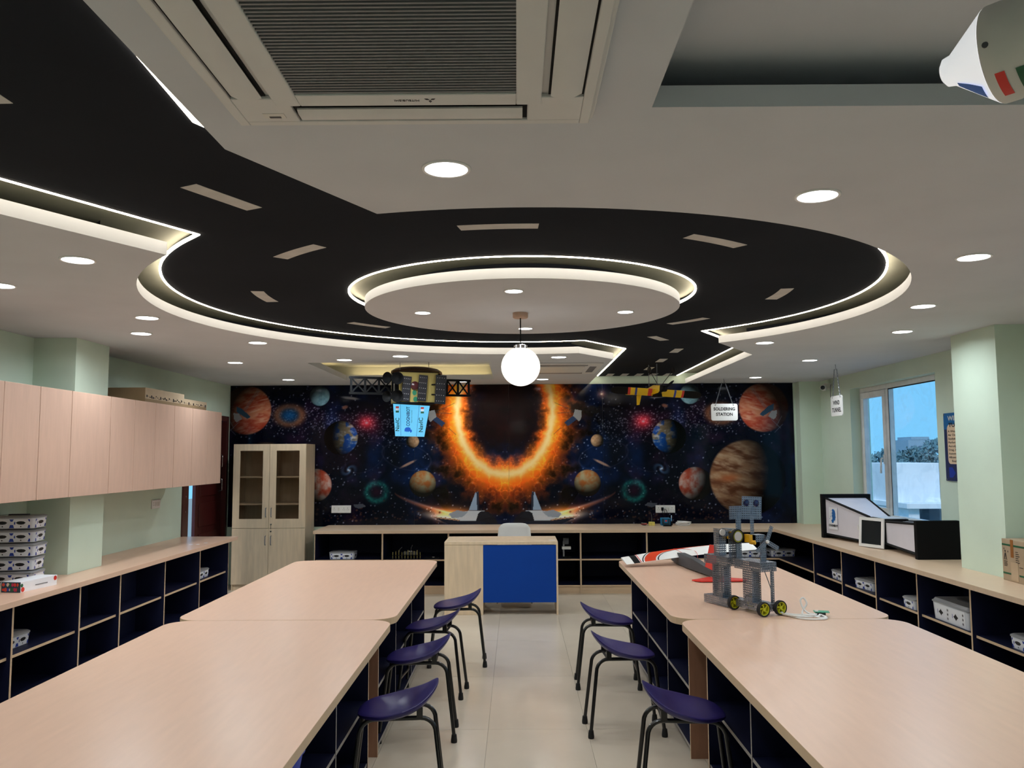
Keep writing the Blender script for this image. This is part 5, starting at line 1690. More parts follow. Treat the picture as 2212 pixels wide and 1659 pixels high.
# front mid channel
for x in (-0.056, 0.056):
    perf_at('mid_channel_side', rb, 0.216, 0.05, T(x, -0.108, 0.237) @ YZ)
perf_at('mid_channel_front', rb, 0.112, 0.05, T(-0.056, -0.1095, 0.237))
perf_at('mid_channel_top', rb, 0.112, 0.216, T(-0.056, 0.108, 0.286) @ RX(PI / 2))
# rear unit
perf_at('rear_base_side', rb, 0.216, 0.045, T(-0.056, 0.175, 0.004) @ YZ)
perf_at('rear_base_side', rb, 0.216, 0.045, T(0.056, 0.175, 0.004) @ YZ)
perf_at('rear_base_front', rb, 0.112, 0.045, T(-0.056, 0.1735, 0.004))
perf_at('rear_base_deck', rb, 0.112, 0.216, T(-0.056, 0.391, 0.0495) @ RX(PI / 2))
for x in (-0.05, 0.012):
    perf_at('rear_column_plate', rb, 0.088, 0.185, T(x, 0.225, 0.051) @ YZ)
perf_at('rear_column_plate', rb, 0.062, 0.185, T(-0.05, 0.224, 0.051))
perf_at('rear_column_plate', rb, 0.062, 0.185, T(-0.05, 0.314, 0.051))
for x in (-0.056, 0.056):
    perf_at('rear_channel_side', rb, 0.216, 0.05, T(x, 0.165, 0.237) @ YZ)
perf_at('rear_channel_front', rb, 0.112, 0.05, T(-0.056, 0.1635, 0.237))
perf_at('rear_channel_top', rb, 0.112, 0.216, T(-0.056, 0.381, 0.286) @ RX(PI / 2))
# rear upper body
perf_at('rear_torso_plate', rb, 0.05, 0.155, T(-0.03, 0.27, 0.288))
perf_at('rear_torso_plate', rb, 0.05, 0.155, T(-0.03, 0.27, 0.288) @ YZ)
perf_at('rear_shoulder', rb, 0.075, 0.038, T(-0.03, 0.24, 0.40))
MB().box(-0.01, 0.20, 0.443, 0.035, 0.27, 0.446).build('top_bracket', M_STEEL, rb)
MB().lathe([(0, -0.004), (0.019, -0.004), (0.019, 0.004), (0, 0.004)], 20, 0, T(-0.035, 0.232, 0.425) @ RX(PI / 2)).build('white_disc', M_WHITE, rb, smooth=True)
# tall middle bar with small plate, big wheel with white cap
perf_at('tall_bar', rb, 0.038, 0.255, T(-0.015, 0.135, 0.288))
perf_at('tall_bar', rb, 0.025, 0.255, T(0.023, 0.135, 0.288) @ YZ)
perf_at('small_head_plate', rb, 0.089, 0.075, T(-0.066, 0.128, 0.508))
perf_at('middle_plate', rb, 0.063, 0.14, T(-0.05, 0.16, 0.288))
wheel(rb, -0.028, 0.112, 0.412, 0.041, True)
# motors
for (x, y, z) in ((0.035, 0.235, 0.395), (0.035, 0.08, 0.39)):
    mt_ = MB().box(x - 0.012, y - 0.012, z - 0.012, x + 0.012, y + 0.03, z + 0.032)
    mt_.lathe([(0, -0.022), (0.010, -0.022), (0.012, -0.012), (0.012, 0.012), (0, 0.012)], 12, 0, T(x + 0.012, y - 0.018, z - 0.012) @ RX(PI / 2) @ RY(0.5))
    mt_.build('gear_motor', M_YELP, rb, smooth=True)
# front upper body: shoulder, propeller arms, neck, head
perf_at('torso_plate', rb, 0.038, 0.14, T(-0.002, -0.055, 0.288))
perf_at('torso_plate', rb, 0.05, 0.14, T(0.036, -0.055, 0.288) @ YZ)
perf_at('shoulder_plate', rb, 0.063, 0.038, T(-0.04, -0.06, 0.395))
MB().box(-0.04, -0.06, 0.433, 0.023, -0.01, 0.4345).build('shoulder_top', M_STEEL, rb)
for a in (66, -28, 214):
    n_ = perf(0.085, 0.0254)
    n_.xf(T(0.028, -0.072, 0.395) @ RY(-math.radians(a)) @ T(0.006, 0, -0.0127))
    n_.build('propeller_blade', M_STEEL, rb)
MB().lathe([(0, 0), (0.011, 0), (0.009, 0.008), (0, 0.009)], 16, 0, T(0.028, -0.073, 0.395) @ RX(PI / 2)).build('propeller_hub', M_WHITE, rb, smooth=True)
perf_at('neck', rb, 0.0254, 0.16, T(-0.03, -0.006, 0.43))
perf_at('head_plate', rb, 0.14, 0.127, T(-0.093, -0.010, 0.520) @ RY(math.radians(3)))
for x in (-0.058, 0.012):
    MB().lathe([(0, 0), (0.0185, 0), (0.0185, 0.004), (0.012, 0.007), (0, 0.007)], 20, 0, T(x, -0.0105, 0.609 - 0.004 * (x > 0)) @ RX(PI / 2)).build('eye', mat('dark_blue_lens', rgb(24, 30, 72), 0.15), rb, smooth=True)
MB().tube([(0.045, -0.02, 0.236), (0.05, -0.05, 0.17), (0.07, -0.06, 0.10), (0.085, -0.04, 0.06)], 0.0025, 6).build('wire', M_GREYP, rb, smooth=True)

# cable and circuit board on the table
def spline(P, n=8, closed=False):
    P = [Vector(p) for p in P]
    out = []
    N = len(P)
    for i in range(N if closed else N - 1):
        p0 = P[i - 1] if (closed or i > 0) else P[0]
        p1, p2 = P[i], P[(i + 1) % N]
        p3 = P[(i + 2) % N] if (closed or i + 2 < N) else P[-1]
        for k in range(n):
            t = k / n
            out.append(0.5 * ((2 * p1) + (-p0 + p2) * t + (2 * p0 - 5 * p1 + 4 * p2 - p3) * t * t + (-p0 + 3 * p1 - 3 * p2 + p3) * t ** 3))
    if not closed:
        out.append(P[-1])
    return out
cb = thing('cable', 'looped white cable lying beside the robot on the right table', 'cable', (1.52, 4.62, TZ))
r_ = 0.005
MB().tube(spline([(-0.075, 0.06, 0.012), (-0.04, 0.0, r_), (0.0, -0.075, r_), (0.06, -0.095, r_), (0.125, -0.08, r_), (0.135, -0.04, 0.010), (0.11, -0.015, 0.014)]), r_, 7).build('strand', M_WHITE, cb, smooth=True)
MB().tube(spline([(-0.07, 0.04, 0.010), (-0.03, -0.035, 0.012), (0.03, -0.06, 0.012), (0.09, -0.05, 0.012), (0.115, -0.02, 0.016)]), r_, 7).build('strand', M_WHITE, cb, smooth=True)
MB().tube(spline([(-0.06, 0.06, 0.010), (0.0, 0.03, r_), (0.05, 0.0, 0.012), (0.085, -0.03, 0.018), (0.06, -0.06, 0.02), (0.02, -0.03, 0.02), (0.03, 0.0, 0.035), (0.055, 0.012, 0.07), (0.04, 0.018, 0.098), (0.022, 0.012, 0.085), (0.032, 0.0, 0.045), (0.06, -0.015, 0.02), (0.10, -0.015, 0.016)]), r_, 7).build('strand', M_WHITE, cb, smooth=True)
MB().tube(spline([(-0.07, 0.055, 0.014), (-0.02, 0.05, r_), (0.05, 0.03, r_), (0.10, 0.0, 0.010)]), r_, 7).build('strand', M_WHITE, cb, smooth=True)
MB().tube(spline([(-0.065, 0.05, 0.008), (-0.02, -0.01, 0.006), (0.035, -0.045, 0.016), (0.10, -0.065, 0.008), (0.13, -0.055, 0.006), (0.12, -0.02, 0.015)]), r_, 7).build('strand', M_WHITE, cb, smooth=True)
pcb = thing('circuit_board', 'small green circuit board at the end of the white cable', 'circuit board', (1.655, 4.635, TZ + 0.018), -0.25)
MB().box(-0.04, -0.028, 0.006, 0.04, 0.028, 0.0085).build('board', M_PCB, pcb)
MB().box(-0.03, -0.02, -0.0175, 0.02, 0.02, 0.0055).build('underside_parts', M_DGREY, pcb)
MB().box(-0.035, -0.022, 0.009, -0.018, -0.006, 0.015).build('connector', M_WHITE, pcb)

# ================================================================== FOAM GLIDER
gl = thing('foam_glider', 'white foam glider with red tail lying on the far right table', 'model aircraft', (1.38, 6.4, TZ))
tipL, tipR = Vector((0.845, 6.70, 0.792)), Vector((1.96, 7.00, 0.872))
span = (tipR - tipL)
sd = span.normalized()
cdir = Vector((-sd.y, sd.x, 0)).normalized()
cdir = (cdir * math.cos(0.30) + Vector((0, 0, 1)) * math.sin(0.30)).normalized()    # trailing edge near, leading edge far and high
ndir = sd.cross(cdir).normalized()
AF = [(0.0, 0.0), (0.15, 0.016), (0.4, 0.045), (0.65, 0.068), (0.85, 0.066), (0.96, 0.040), (1.0, 0.0), (0.92, -0.03), (0.6, -0.035), (0.3, -0.02)]
def wing_pt(s, c, h, ch_=0.150):
    k = ch_ * (0.86 + 0.14 * math.sin(min(1, s * 3) * PI / 2) if s < 0.5 else 0.86 + 0.14 * math.sin(min(1, (1 - s) * 3) * PI / 2))
    return tipL + span * s + cdir * ((c - 0.5) * k) + ndir * (h * k) + Vector((0, 0, 0.015 * math.sin(PI * s)))
def wing_seg(s0, s1, n, mm, nm):
    mb = MB()
    mb.loft([[wing_pt(s0 + (s1 - s0) * i / n, c, h) for c, h in AF] for i in range(n + 1)])
    return mb.build(nm, mm, gl, smooth=True, world=True, ang=50)
wing_seg(0.0, 0.055, 2, M_WHITE, 'wing_tip')
wing_seg(0.0551, 0.10, 2, M_BLK, 'black_wing_band')
wing_seg(0.1001, 1.0, 14, M_WHITE, 'wing')
def upper(s, c, e=0.0012):
    hs = np.interp(c, [a for a, b in AF[:7]], [b for a, b in AF[:7]])
    return wing_pt(s, c, float(hs)) + ndir * e
def stripe(fa, fb, mm, nm, n=16, e=0.0012):
    mb = MB()
    rows = []
    for i in range(n + 1):
        c = 0.02 + 0.94 * i / n
        rows.append([upper(fa(c) + (fb(c) - fa(c)) * k / 6, c, e) for k in range(7)])
    v = [p for r in rows for p in r]
    f = [(i * 7 + k, i * 7 + k + 1, (i + 1) * 7 + k + 1, (i + 1) * 7 + k) for i in range(n) for k in range(6)]
    mb.add(v, f)
    return mb.build(nm, mm, gl, smooth=True, world=True)
stripe(lambda c: 0.135 + 0.10 * c ** 2, lambda c: 0.215 + 0.16 * c ** 2 + 0.55 * c ** 9, M_ORANGE, 'red_stripe')
stripe(lambda c: 0.228 + 0.17 * c ** 2 + 0.55 * c ** 9, lambda c: 0.238 + 0.175 * c ** 2 + 0.55 * c ** 9, M_INK, 'black_pinstripe')
stripe(lambda c: 0.118 + 0.09 * c ** 2, lambda c: 0.126 + 0.095 * c ** 2, M_INK, 'black_pinstripe')
stripe(lambda c: 0.104, lambda c: 0.110, M_RED, 'red_pinstripe')
def fsec(p, w_, h_):
    return [Vector((p[0] - w_, p[1], p[2] - h_)), Vector((p[0] + w_, p[1], p[2] - h_)), Vector((p[0] + w_ * 0.8, p[1], p[2] + h_)), Vector((p[0] - w_ * 0.8, p[1], p[2] + h_))]
MB().loft([fsec((1.30, 6.98, 0.795), 0.03, 0.03), fsec((1.32, 6.80, 0.80), 0.04, 0.045), fsec((1.355, 6.45, 0.80), 0.036, 0.042), fsec((1.40, 6.05, 0.785), 0.02, 0.022), fsec((1.41, 5.93, 0.775), 0.012, 0.014)]).build('fuselage', M_DGREY, gl, world=True, bevel=0.004)
m = MB()
m.add([(1.365, 6.18, 0.79), (1.405, 5.98, 0.79), (1.405, 6.0, 0.985), (1.385, 6.08, 0.985), (1.371, 6.18, 0.79), (1.411, 5.98, 0.79), (1.411, 6.0, 0.985), (1.391, 6.08, 0.985)], [(0, 1, 2, 3), (7, 6, 5, 4), (0, 4, 5, 1), (1, 5, 6, 2), (2, 6, 7, 3), (3, 7, 4, 0)])
m.build('tail_fin', M_RED, gl, world=True)
MB().prism([(1.215, 5.90), (1.27, 5.84), (1.58, 5.86), (1.61, 5.93), (1.45, 6.03), (1.36, 6.03)], 0.7555, 0.763).build('tailplane', M_RED, gl, world=True)
MB().tube(spline([upper(0.40, 0.95, 0.003), upper(0.42, 0.5, 0.004), upper(0.44, 0.05, 0.003), (1.36, 6.62, 0.81)]), 0.0016, 6).build('red_wire', M_RED, gl, smooth=True, world=True)
MB().tube(spline([upper(0.40, 0.95, 0.003), upper(0.47, 0.7, 0.005), upper(0.53, 0.3, 0.004), (1.40, 6.55, 0.82)]), 0.0016, 6).build('red_wire', M_RED, gl, smooth=True, world=True)

# ================================================================== SATELLITE MODEL
sa = thing('satellite_model', 'hanging satellite model with gold body, black trusses and dark solar panels', 'satellite model', (-1.03, 8.40, 2.16), math.radians(22))
bx = MB().box(-0.20, -0.17, 0, 0.20, 0.17, 0.30)
bx.build('gold_body', M_GOLDF, sa, bevel=0.004)
MB().box(-0.206, -0.176, 0.298, 0.206, 0.176, 0.303).build('top_plate', M_BLK, sa)
MB().box(-0.206, -0.176, -0.006, 0.206, 0.176, -0.0005).build('bottom_plate', M_BLK, sa)
MB().box(-0.2025, -0.10, 0.02, -0.2005, 0.12, 0.28).build('side_panel', M_OFFW, sa)
def truss(x0, x1, n, nm):
    m_ = MB()
    z0, z1 = 0.09, 0.245
    for z in (z0, z1):
        m_.box(x0, -0.008, z - 0.011, x1, 0.008, z + 0.011)
    for k in range(n + 1):
        x = x0 + 0.02 + (x1 - x0 - 0.04) * k / n
        m_.box(x - 0.010, -0.007, z0 + 0.011, x + 0.010, 0.007, z1 - 0.011)
    for k in range(n):
        xa, xb = x0 + 0.02 + (x1 - x0 - 0.04) * k / n, x0 + 0.02 + (x1 - x0 - 0.04) * (k + 1) / n
        for (za, zb) in ((z0, z1), (z1, z0)):
            L_ = math.hypot(xb - xa, zb - za)
            m_.obox(T((xa + xb) / 2, 0, (za + zb) / 2) @ RY(-math.atan2(zb - za, xb - xa)), L_, 0.012, 0.013)
    return m_.build(nm, M_BLK, sa)
truss(-0.66, -0.205, 3, 'truss_arm')
truss(0.205, 0.60, 3, 'truss_arm')
def solar(x, y, z, w_, h_, a):
    p_ = MB().box(-w_ / 2, -0.005, -h_ / 2, w_ / 2, 0.005, h_ / 2)
    o = p_.xf(T(x, y, z) @ RY(a)).build('solar_panel', M_SOLAR, sa)
    d_ = MB()
    for i in range(5):
        for k in range(4):
            d_.box(-w_ / 2 + w_ * (k + 0.7) / 4.6 - 0.003, -0.0062, -h_ / 2 + h_ * (i + 0.5) / 5 - 0.003, -w_ / 2 + w_ * (k + 0.7) / 4.6 + 0.003, -0.0052, -h_ / 2 + h_ * (i + 0.5) / 5 + 0.003)
    d_.xf(T(x, y, z) @ RY(a)).build('solar_cells_print', M_SOLARG, o)
solar(-0.135, -0.195, 0.13, 0.085, 0.25, 0.10)
solar(0.03, -0.195, 0.14, 0.09, 0.26, 0.08)
solar(0.215, -0.20, 0.13, 0.11, 0.29, 0.05)
for x, z in ((0.13, 0.18), (0.13, 0.08)):
    MB().tube([(x, -0.172, z), (x + 0.05, -0.194, z)], 0.007, 6).build('panel_arm', M_BLK, sa)
def dish(x, y, z, r, az):
    M0 = T(x, y, z) @ RZ(az) @ RX(PI / 2)
    MB().lathe([(0.0, 0.0), (r * 0.5, 0.012), (r * 0.85, 0.035), (r, 0.055), (r * 0.97, 0.057), (r * 0.8, 0.040), (r * 0.45, 0.018), (0, 0.006)], 24, 0, M0).build('dish_antenna', M_BLK, sa, smooth=True)
dish(-0.27, -0.10, 0.24, 0.058, -0.9)
dish(-0.215, -0.22, 0.225, 0.062, -0.5)
dish(-0.27, -0.10, 0.055, 0.058, -0.9)
dish(-0.215, -0.22, 0.05, 0.062, -0.5)
MB().box(-0.235, -0.16, 0.03, -0.2065, -0.12, 0.27).build('antenna_mast', M_BLK, sa)
MB().lathe([(0, 0), (0.04, 0), (0.042, 0.02), (0.02, 0.034), (0, 0.036)], 20, 0, T(-0.045, -0.171, 0.165) @ RX(PI / 2)).build('camera_pod', mat('maroon_pod', rgb(70, 24, 30), 0.3), sa, smooth=True)
for cx, cz in ((-0.045, 0.095), (-0.035, 0.03)):
    pts = [(cx + 0.022 * math.cos(q * PI / 8), cz + 0.026 * math.sin(q * PI / 8)) for q in range(16)]
    MB().add([(p[0], -0.1715, p[1]) for p in pts], [list(range(16))]).build('green_print', mat('teal_print', rgb(40, 130, 100), 0.4), sa)
MB().lathe([(0.27, 0.31), (0.265, 0.335), (0.22, 0.362), (0.12, 0.380), (0.0, 0.386), (0.0, 0.378), (0.12, 0.372), (0.21, 0.354), (0.25, 0.33), (0.255, 0.31)], 32, 0, T(0.05, 0.1, 0) @ Matrix.Diagonal((1, 0.6, 1, 1))).build('copper_dome', M_DOME, sa, smooth=True)
for x in (-0.15, 0.15):
    MB().tube([(x, 0.0, 0.30), (x, 0.0, 0.56)], 0.003, 6).build('hanger_wire', M_STEEL, sa)

# lit screen below the satellite
ds = thing('hanging_screen', 'glowing pale blue trapezoid screen with sideways lettering under the satellite', 'screen', (-1.055, 8.30, 1.828))
MB().add([(-0.152, 0, 0), (0.138, 0, -0.008), (0.192, -0.0, 0.300), (-0.175, 0, 0.322), (-0.152, 0.03, 0), (0.138, 0.03, -0.008), (0.192, 0.03, 0.300), (-0.175, 0.03, 0.322)], [(0, 1, 2, 3), (7, 6, 5, 4), (0, 4, 5, 1), (1, 5, 6, 2), (2, 6, 7, 3), (3, 7, 4, 0)], [0, 1, 1, 1, 1, 1]).build('display_panel', [M_SCREEN, M_BLK], ds)
MB().add([(-0.096, -0.001, 0.004), (-0.093, -0.001, 0.004), (-0.100, -0.001, 0.316), (-0.103, -0.001, 0.316)], [(0, 1, 2, 3)]).build('divider_line', M_PRBLUE, ds)
MB().add([(0.058, -0.001, -0.002), (0.061, -0.001, -0.002), (0.088, -0.001, 0.304), (0.085, -0.001, 0.304)], [(0, 1, 2, 3)]).build('divider_line', M_PRBLUE, ds)
M_GINK = mat('dark_green_ink', rgb(10, 60, 52), 0.4)
text('NavIC', 0.055, M_GINK, ds, (-0.128, -0.002, 0.115), (PI / 2, -PI / 2, 0), sx=0.95, bold=0.0008)
text('NavIC', 0.058, M_GINK, ds, (0.106, -0.002, 0.110), (PI / 2, -PI / 2, 0), sx=0.98, bold=0.0008)
text('COGNIBOT', 0.046, mat('navy_ink', rgb(16, 40, 110), 0.4), ds, (-0.022, -0.002, 0.195), (PI / 2, -PI / 2, 0), sx=0.80, bold=0.001)
text('Platform for Innovation', 0.015, M_INK, ds, (0.012, -0.002, 0.195), (PI / 2, -PI / 2, 0), sx=0.9)
hl = [(p[0] * 0.075, p[1] * 0.075) for p in HEAD]
MB().add([(0.015 - p[1] + 0.0, -0.002, 0.02 + p[0]) for p in hl], [list(range(len(hl)))[::-1]]).build('head_logo', mat('screen_logo_blue', rgb(10, 90, 200), 0.4), ds)
for x, zz in ((-0.132, 0.235), (0.118, 0.225)):
    for k, mm in enumerate((M_GREENT, M_PAPER, M_RED)):
        MB().add([(x - 0.016, -0.002, zz + 0.022 * k), (x + 0.016, -0.002, zz + 0.022 * k), (x + 0.016, -0.002, zz + 0.022 * k + 0.018), (x - 0.016, -0.002, zz + 0.022 * k + 0.018)], [(0, 1, 2, 3)]).build('flag_print', mm, ds)
for x in (-0.12, 0.12):
    MB().tube([(x, 0.015, 0.315), (x, 0.03, 0.334)], 0.004, 6).build('hanger', M_BLK, ds)

# ================================================================== YELLOW MODEL AEROPLANE (hung upside down)
pa = thing('model_aeroplane', 'yellow model aeroplane hanging upside down on chains before the mural', 'model aircraft', (1.58, 9.40, 2.33), math.radians(-4))
WT = RX(math.radians(-24)).to_3x3()
def wsec(s, tilt=-0.06):
    z = -s * 0.075
    ch_ = 0.17 if abs(s) < 0.42 else 0.17 * math.sqrt(max(0.08, 1 - ((abs(s) - 0.42) / 0.09) ** 2))
    return [WT @ Vector((0, (c - 0.5) * ch_, h * ch_ * 1.3)) + Vector((s, 0, z)) for c, h in ((0, 0), (0.1, 0.05), (0.35, 0.08), (0.7, 0.06), (1, 0), (0.6, -0.02), (0.3, -0.03))]
bands = [(-0.50, -0.315, M_BLK), (-0.315, -0.285, M_RED), (-0.285, -0.235, M_YEL), (-0.235, -0.212, M_PRBLUE), (-0.212, -0.09, M_YEL), (-0.09, -0.045, M_RED), (-0.045, 0.02, M_YEL), (0.02, 0.065, M_RED), (0.065, 0.20, M_YEL), (0.20, 0.222, M_PRBLUE), (0.222, 0.285, M_YEL), (0.285, 0.31, M_RED), (0.31, 0.50, M_BLK)]
for a, b, mm in bands:
    n_ = 8 if mm is M_BLK else 2
    MB().loft([wsec(a + (b - a) * i / n_) for i in range(n_ + 1)]).build('wing_section', mm, pa, smooth=True, ang=50)
def fs(y, w_, z0, z1, x=0.0):
    return [Vector((x - w_, y, z0)), Vector((x + w_, y, z0)), Vector((x + w_ * 0.8, y, z1)), Vector((x - w_ * 0.8, y, z1))]
fz = RZ(0.35)
MB().loft([fs(-0.16, 0.038, -0.005, 0.07), fs(0.0, 0.045, -0.02, 0.085), fs(0.25, 0.028, -0.005, 0.05), fs(0.50, 0.012, 0.0, 0.02)]).xf(fz).build('fuselage', M_YEL, pa, bevel=0.004)
MB().loft([fs(-0.235, 0.026, 0.012, 0.06), fs(-0.20, 0.036, 0.0, 0.07), fs(-0.161, 0.037, -0.003, 0.07)]).xf(fz).build('engine_cowl', M_BLK, pa, bevel=0.004)
MB().loft([fs(-0.10, 0.03, -0.055, -0.006), fs(0.03, 0.036, -0.05, -0.021)]).xf(fz).build('canopy', M_BLK, pa, bevel=0.004)
pr = MB()
for sgn in (-1, 1):
    pr.loft([[Vector((sgn * q, 0.003 * math.cos(k * PI / 3), w_ * math.sin(k * PI / 3))) for k in range(6)] for q, w_ in ((0.008, 0.008), (0.05, 0.016), (0.10, 0.014), (0.125, 0.004))])
pr.lathe([(0, -0.012), (0.012, -0.006), (0.012, 0.008), (0, 0.008)], 12, 0, RX(PI / 2))
pr.xf(fz @ T(0, -0.25, 0.04) @ RY(math.radians(-38)))
pr.build('propeller', M_BLK, pa, smooth=True)
MB().prism([(-0.17, 0.47), (-0.14, 0.40), (0.14, 0.40), (0.17, 0.47), (0.14, 0.50), (-0.14, 0.50)], 0.008, 0.016).xf(fz).build('tailplane', M_YEL, pa)
MB().add([(-0.004, 0.40, 0.0), (-0.004, 0.52, 0.0), (-0.004, 0.52, -0.11), (-0.004, 0.46, -0.11), (0.004, 0.40, 0.0), (0.004, 0.52, 0.0), (0.004, 0.52, -0.11), (0.004, 0.46, -0.11)], [(3, 2, 1, 0), (4, 5, 6, 7), (0, 1, 5, 4), (1, 2, 6, 5), (2, 3, 7, 6), (3, 0, 4, 7)]).xf(fz).build('tail_fin', M_YEL, pa)
for sx in (-1, 1):
    MB().tube([fz @ Vector((sx * 0.02, -0.10, 0.075)), fz @ Vector((sx * 0.14, -0.14, 0.235))], 0.0035, 6).build('gear_strut', M_BLK, pa)
    MB().lathe([(0, -0.010), (0.030, -0.010), (0.036, -0.004), (0.036, 0.004), (0.030, 0.010), (0, 0.010)], 18, 0, fz @ T(sx * 0.145, -0.142, 0.24) @ RY(PI / 2)).build('landing_wheel', M_RUB, pa, smooth=True)
chain([(-0.07, 0.08, 0.08), (-0.07, 0.08, 0.322)], 0.02, 0.002).build('chain', M_STEEL, pa, smooth=True)
chain([(0.01, -0.04, 0.08), (0.01, -0.04, 0.322)], 0.02, 0.002).build('chain', M_STEEL, pa, smooth=True)

# ================================================================== ROCKET MODEL (upper right corner)
rk = thing('rocket_model', 'white rocket model on chains in the upper right corner', 'rocket model', (0.878, 1.63, 2.398))
axd = Vector((0.66, -0.75, 0.02)).normalized()
qr = Vector((0, 0, 1)).rotation_difference(axd).to_matrix().to_4x4()
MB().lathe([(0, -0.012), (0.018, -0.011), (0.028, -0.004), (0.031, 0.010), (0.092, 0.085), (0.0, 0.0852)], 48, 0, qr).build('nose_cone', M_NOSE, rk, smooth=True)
MB().lathe([(0.0, 0.086), (0.092, 0.086), (0.0945, 0.09), (0.0945, 0.115), (0.0935, 0.118), (0.0935, 0.55), (0, 0.55)], 48, 0, qr).build('body', M_OFFW, rk, smooth=True)
def patch(z0, z1, a0, a1, mm, nm, r=0.0948):
    mb = MB()
    n_ = 8
    v = []
    for z in (z0, z1):
        for k in range(n_ + 1):
            a = a0 + (a1 - a0) * k / n_
            v.append(qr @ Vector((r * math.cos(a), r * math.sin(a), z)))
    mb.add(v, [(k, k + 1, n_ + 2 + k, n_ + 1 + k) for k in range(n_)])
    return mb.build(nm, mm, rk, smooth=True)
# angles measured around the axis; pick the side facing down and towards the viewer
dn = qr.inverted() @ Vector((-0.25, -0.45, -0.85))
ad = math.atan2(dn.y, dn.x)
patch(0.104, 0.121, ad - 0.30, ad + 0.32, M_RED, 'red_stripe')
patch(0.139, 0.158, ad - 0.28, ad + 0.34, M_GREENT, 'green_stripe')
bl = MB()
vv = []
for z, r_ in ((0.022, 0.0425), (0.05, 0.0665), (0.075, 0.088)):
    for k in range(5):
        a = ad + 0.12 + (k - 2) * 0.10 * (0.6 if z < 0.03 else 1.0)
        vv.append(qr @ Vector((r_ * math.cos(a), r_ * math.sin(a), z)))
bl.add(vv, [(i * 5 + k, i * 5 + k + 1, (i + 1) * 5 + k + 1, (i + 1) * 5 + k) for i in range(2) for k in range(4)])
bl.build('blue_tape', mat('blue_tape', rgb(60, 120, 220), 0.3), rk, smooth=True)
MB().lathe([(0, 0), (0.006, 0), (0.005, 0.003), (0, 0.003)], 10, 0, qr @ RZ(ad - 0.9) @ T(0.0942, 0, 0.100) @ RY(PI / 2)).build('screw', M_DGREY, rk, smooth=True)
for d_ in (0.155, 0.19):
    p = axd * d_ + Vector((0, 0, 0.094))
    chain([p, p + Vector((0, 0, 0.33))], 0.026, 0.0028).build('chain', M_DGREY, rk, smooth=True)

# ================================================================== OUTSIDE THE WINDOW
ob1 = thing('rooftop_block', 'white rooftop block with a dark opening seen through the wide window pane', 'building', (7.75, 16.0, -6.0))
MB().box(-0.55, 0, 0, 0.30, 1.2, 7.45).build('tower', M_CEMENT, ob1, bevel=0.01)
MB().box(-0.62, -0.6, 6.62, 0.75, 1.3, 6.72).build('ledge', M_CEMENT, ob1, bevel=0.01)
MB().box(-0.55, -0.5, 0, -0.35, -0.001, 6.615).build('pier', M_CEMENT, ob1)
MB().box(0.22, -0.5, 0, 0.45, -0.001, 6.615).build('pier', M_CEMENT, ob1)
MB().box(-0.349, -0.10, 0, 0.219, -0.002, 6.61).build('dark_opening', mat('blue_grey_opening', rgb(70, 92, 110), 0.6), ob1)
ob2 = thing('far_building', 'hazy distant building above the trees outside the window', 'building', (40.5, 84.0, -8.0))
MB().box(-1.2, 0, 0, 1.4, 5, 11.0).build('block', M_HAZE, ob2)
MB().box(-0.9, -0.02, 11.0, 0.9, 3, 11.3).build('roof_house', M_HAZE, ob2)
for i in range(3):
    for k in range(2):
        MB().box(-0.95 + 0.8 * i, -0.06, 8.8 + 1.1 * k, -0.55 + 0.8 * i, -0.001, 9.3 + 1.1 * k).build('window', mat('hazy_window', rgb(90, 120, 140), 0.5), ob2)
ob3 = thing('white_house', 'pale white house seen through the narrow casement', 'building', (9.75, 22.5, -6.0))
MB().box(-0.9, 0, 0, 0.8, 3, 6.9).build('walls', M_CEMENT, ob3)
MB().box(-1.0, -0.1, 6.9, 0.9, 3.1, 7.05).build('roof_slab', M_CEMENT, ob3)
for k in range(3):
    MB().box(-0.5 + 0.45 * k, -0.03, 5.6, -0.25 + 0.45 * k, -0.001, 6.2).build('window', mat('pale_window', rgb(110, 140, 165), 0.4), ob3)
MB().tube([(0.1, 1.0, 7.05), (0.1, 1.0, 9.0)], 0.05, 6).build('mast', M_DGREY, ob3)
ob4 = thing('low_annexe', 'low grey annexe with a blue roof right of the rooftop block', 'building', (12.2, 20.5, -6.0))
MB().box(-0.9, 0, 0, 2.0, 3, 7.0).build('walls', mat('grey_cement', rgb(150, 160, 168), 0.8, noise=0.1), ob4)
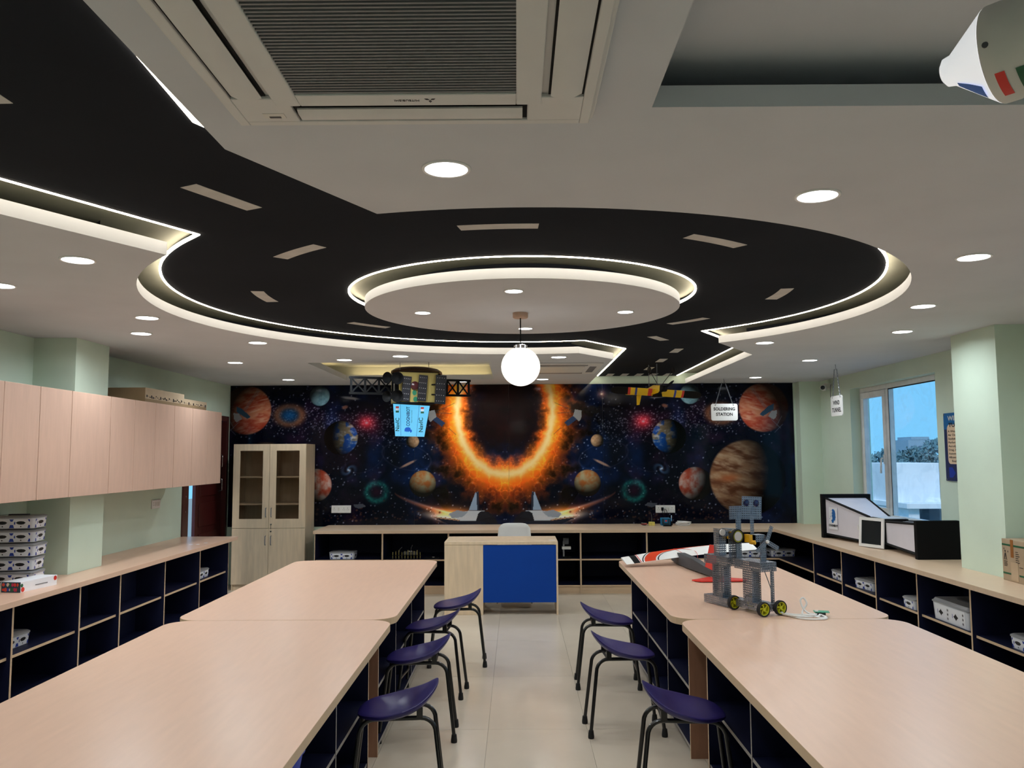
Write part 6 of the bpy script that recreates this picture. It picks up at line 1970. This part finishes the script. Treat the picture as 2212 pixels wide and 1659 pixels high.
MB().box(-1.0, -0.1, 7.0, 2.1, 3.1, 7.12).build('roof_slab', mat('blue_sheet_roof', rgb(70, 150, 200), 0.5), ob4)
ob5 = thing('red_canopy', 'small red canopy low outside the window', 'canopy', (8.75, 15.9, -6.0))
MB().prism([(-0.3, -0.3), (0.4, -0.3), (0.5, 0.4), (-0.3, 0.4)], 6.10, 6.16).build('sheet', M_RED, ob5)
MB().tube([(0, 0, 0), (0, 0, 6.1)], 0.04, 6).build('post', M_DGREY, ob5)
gnd = struct(MB().box(-60, -40, -6.2, 160, 190, -6.0).build('ground', mat('pale_dust_ground', rgb(150, 150, 140), 0.9)))
random.seed(21)
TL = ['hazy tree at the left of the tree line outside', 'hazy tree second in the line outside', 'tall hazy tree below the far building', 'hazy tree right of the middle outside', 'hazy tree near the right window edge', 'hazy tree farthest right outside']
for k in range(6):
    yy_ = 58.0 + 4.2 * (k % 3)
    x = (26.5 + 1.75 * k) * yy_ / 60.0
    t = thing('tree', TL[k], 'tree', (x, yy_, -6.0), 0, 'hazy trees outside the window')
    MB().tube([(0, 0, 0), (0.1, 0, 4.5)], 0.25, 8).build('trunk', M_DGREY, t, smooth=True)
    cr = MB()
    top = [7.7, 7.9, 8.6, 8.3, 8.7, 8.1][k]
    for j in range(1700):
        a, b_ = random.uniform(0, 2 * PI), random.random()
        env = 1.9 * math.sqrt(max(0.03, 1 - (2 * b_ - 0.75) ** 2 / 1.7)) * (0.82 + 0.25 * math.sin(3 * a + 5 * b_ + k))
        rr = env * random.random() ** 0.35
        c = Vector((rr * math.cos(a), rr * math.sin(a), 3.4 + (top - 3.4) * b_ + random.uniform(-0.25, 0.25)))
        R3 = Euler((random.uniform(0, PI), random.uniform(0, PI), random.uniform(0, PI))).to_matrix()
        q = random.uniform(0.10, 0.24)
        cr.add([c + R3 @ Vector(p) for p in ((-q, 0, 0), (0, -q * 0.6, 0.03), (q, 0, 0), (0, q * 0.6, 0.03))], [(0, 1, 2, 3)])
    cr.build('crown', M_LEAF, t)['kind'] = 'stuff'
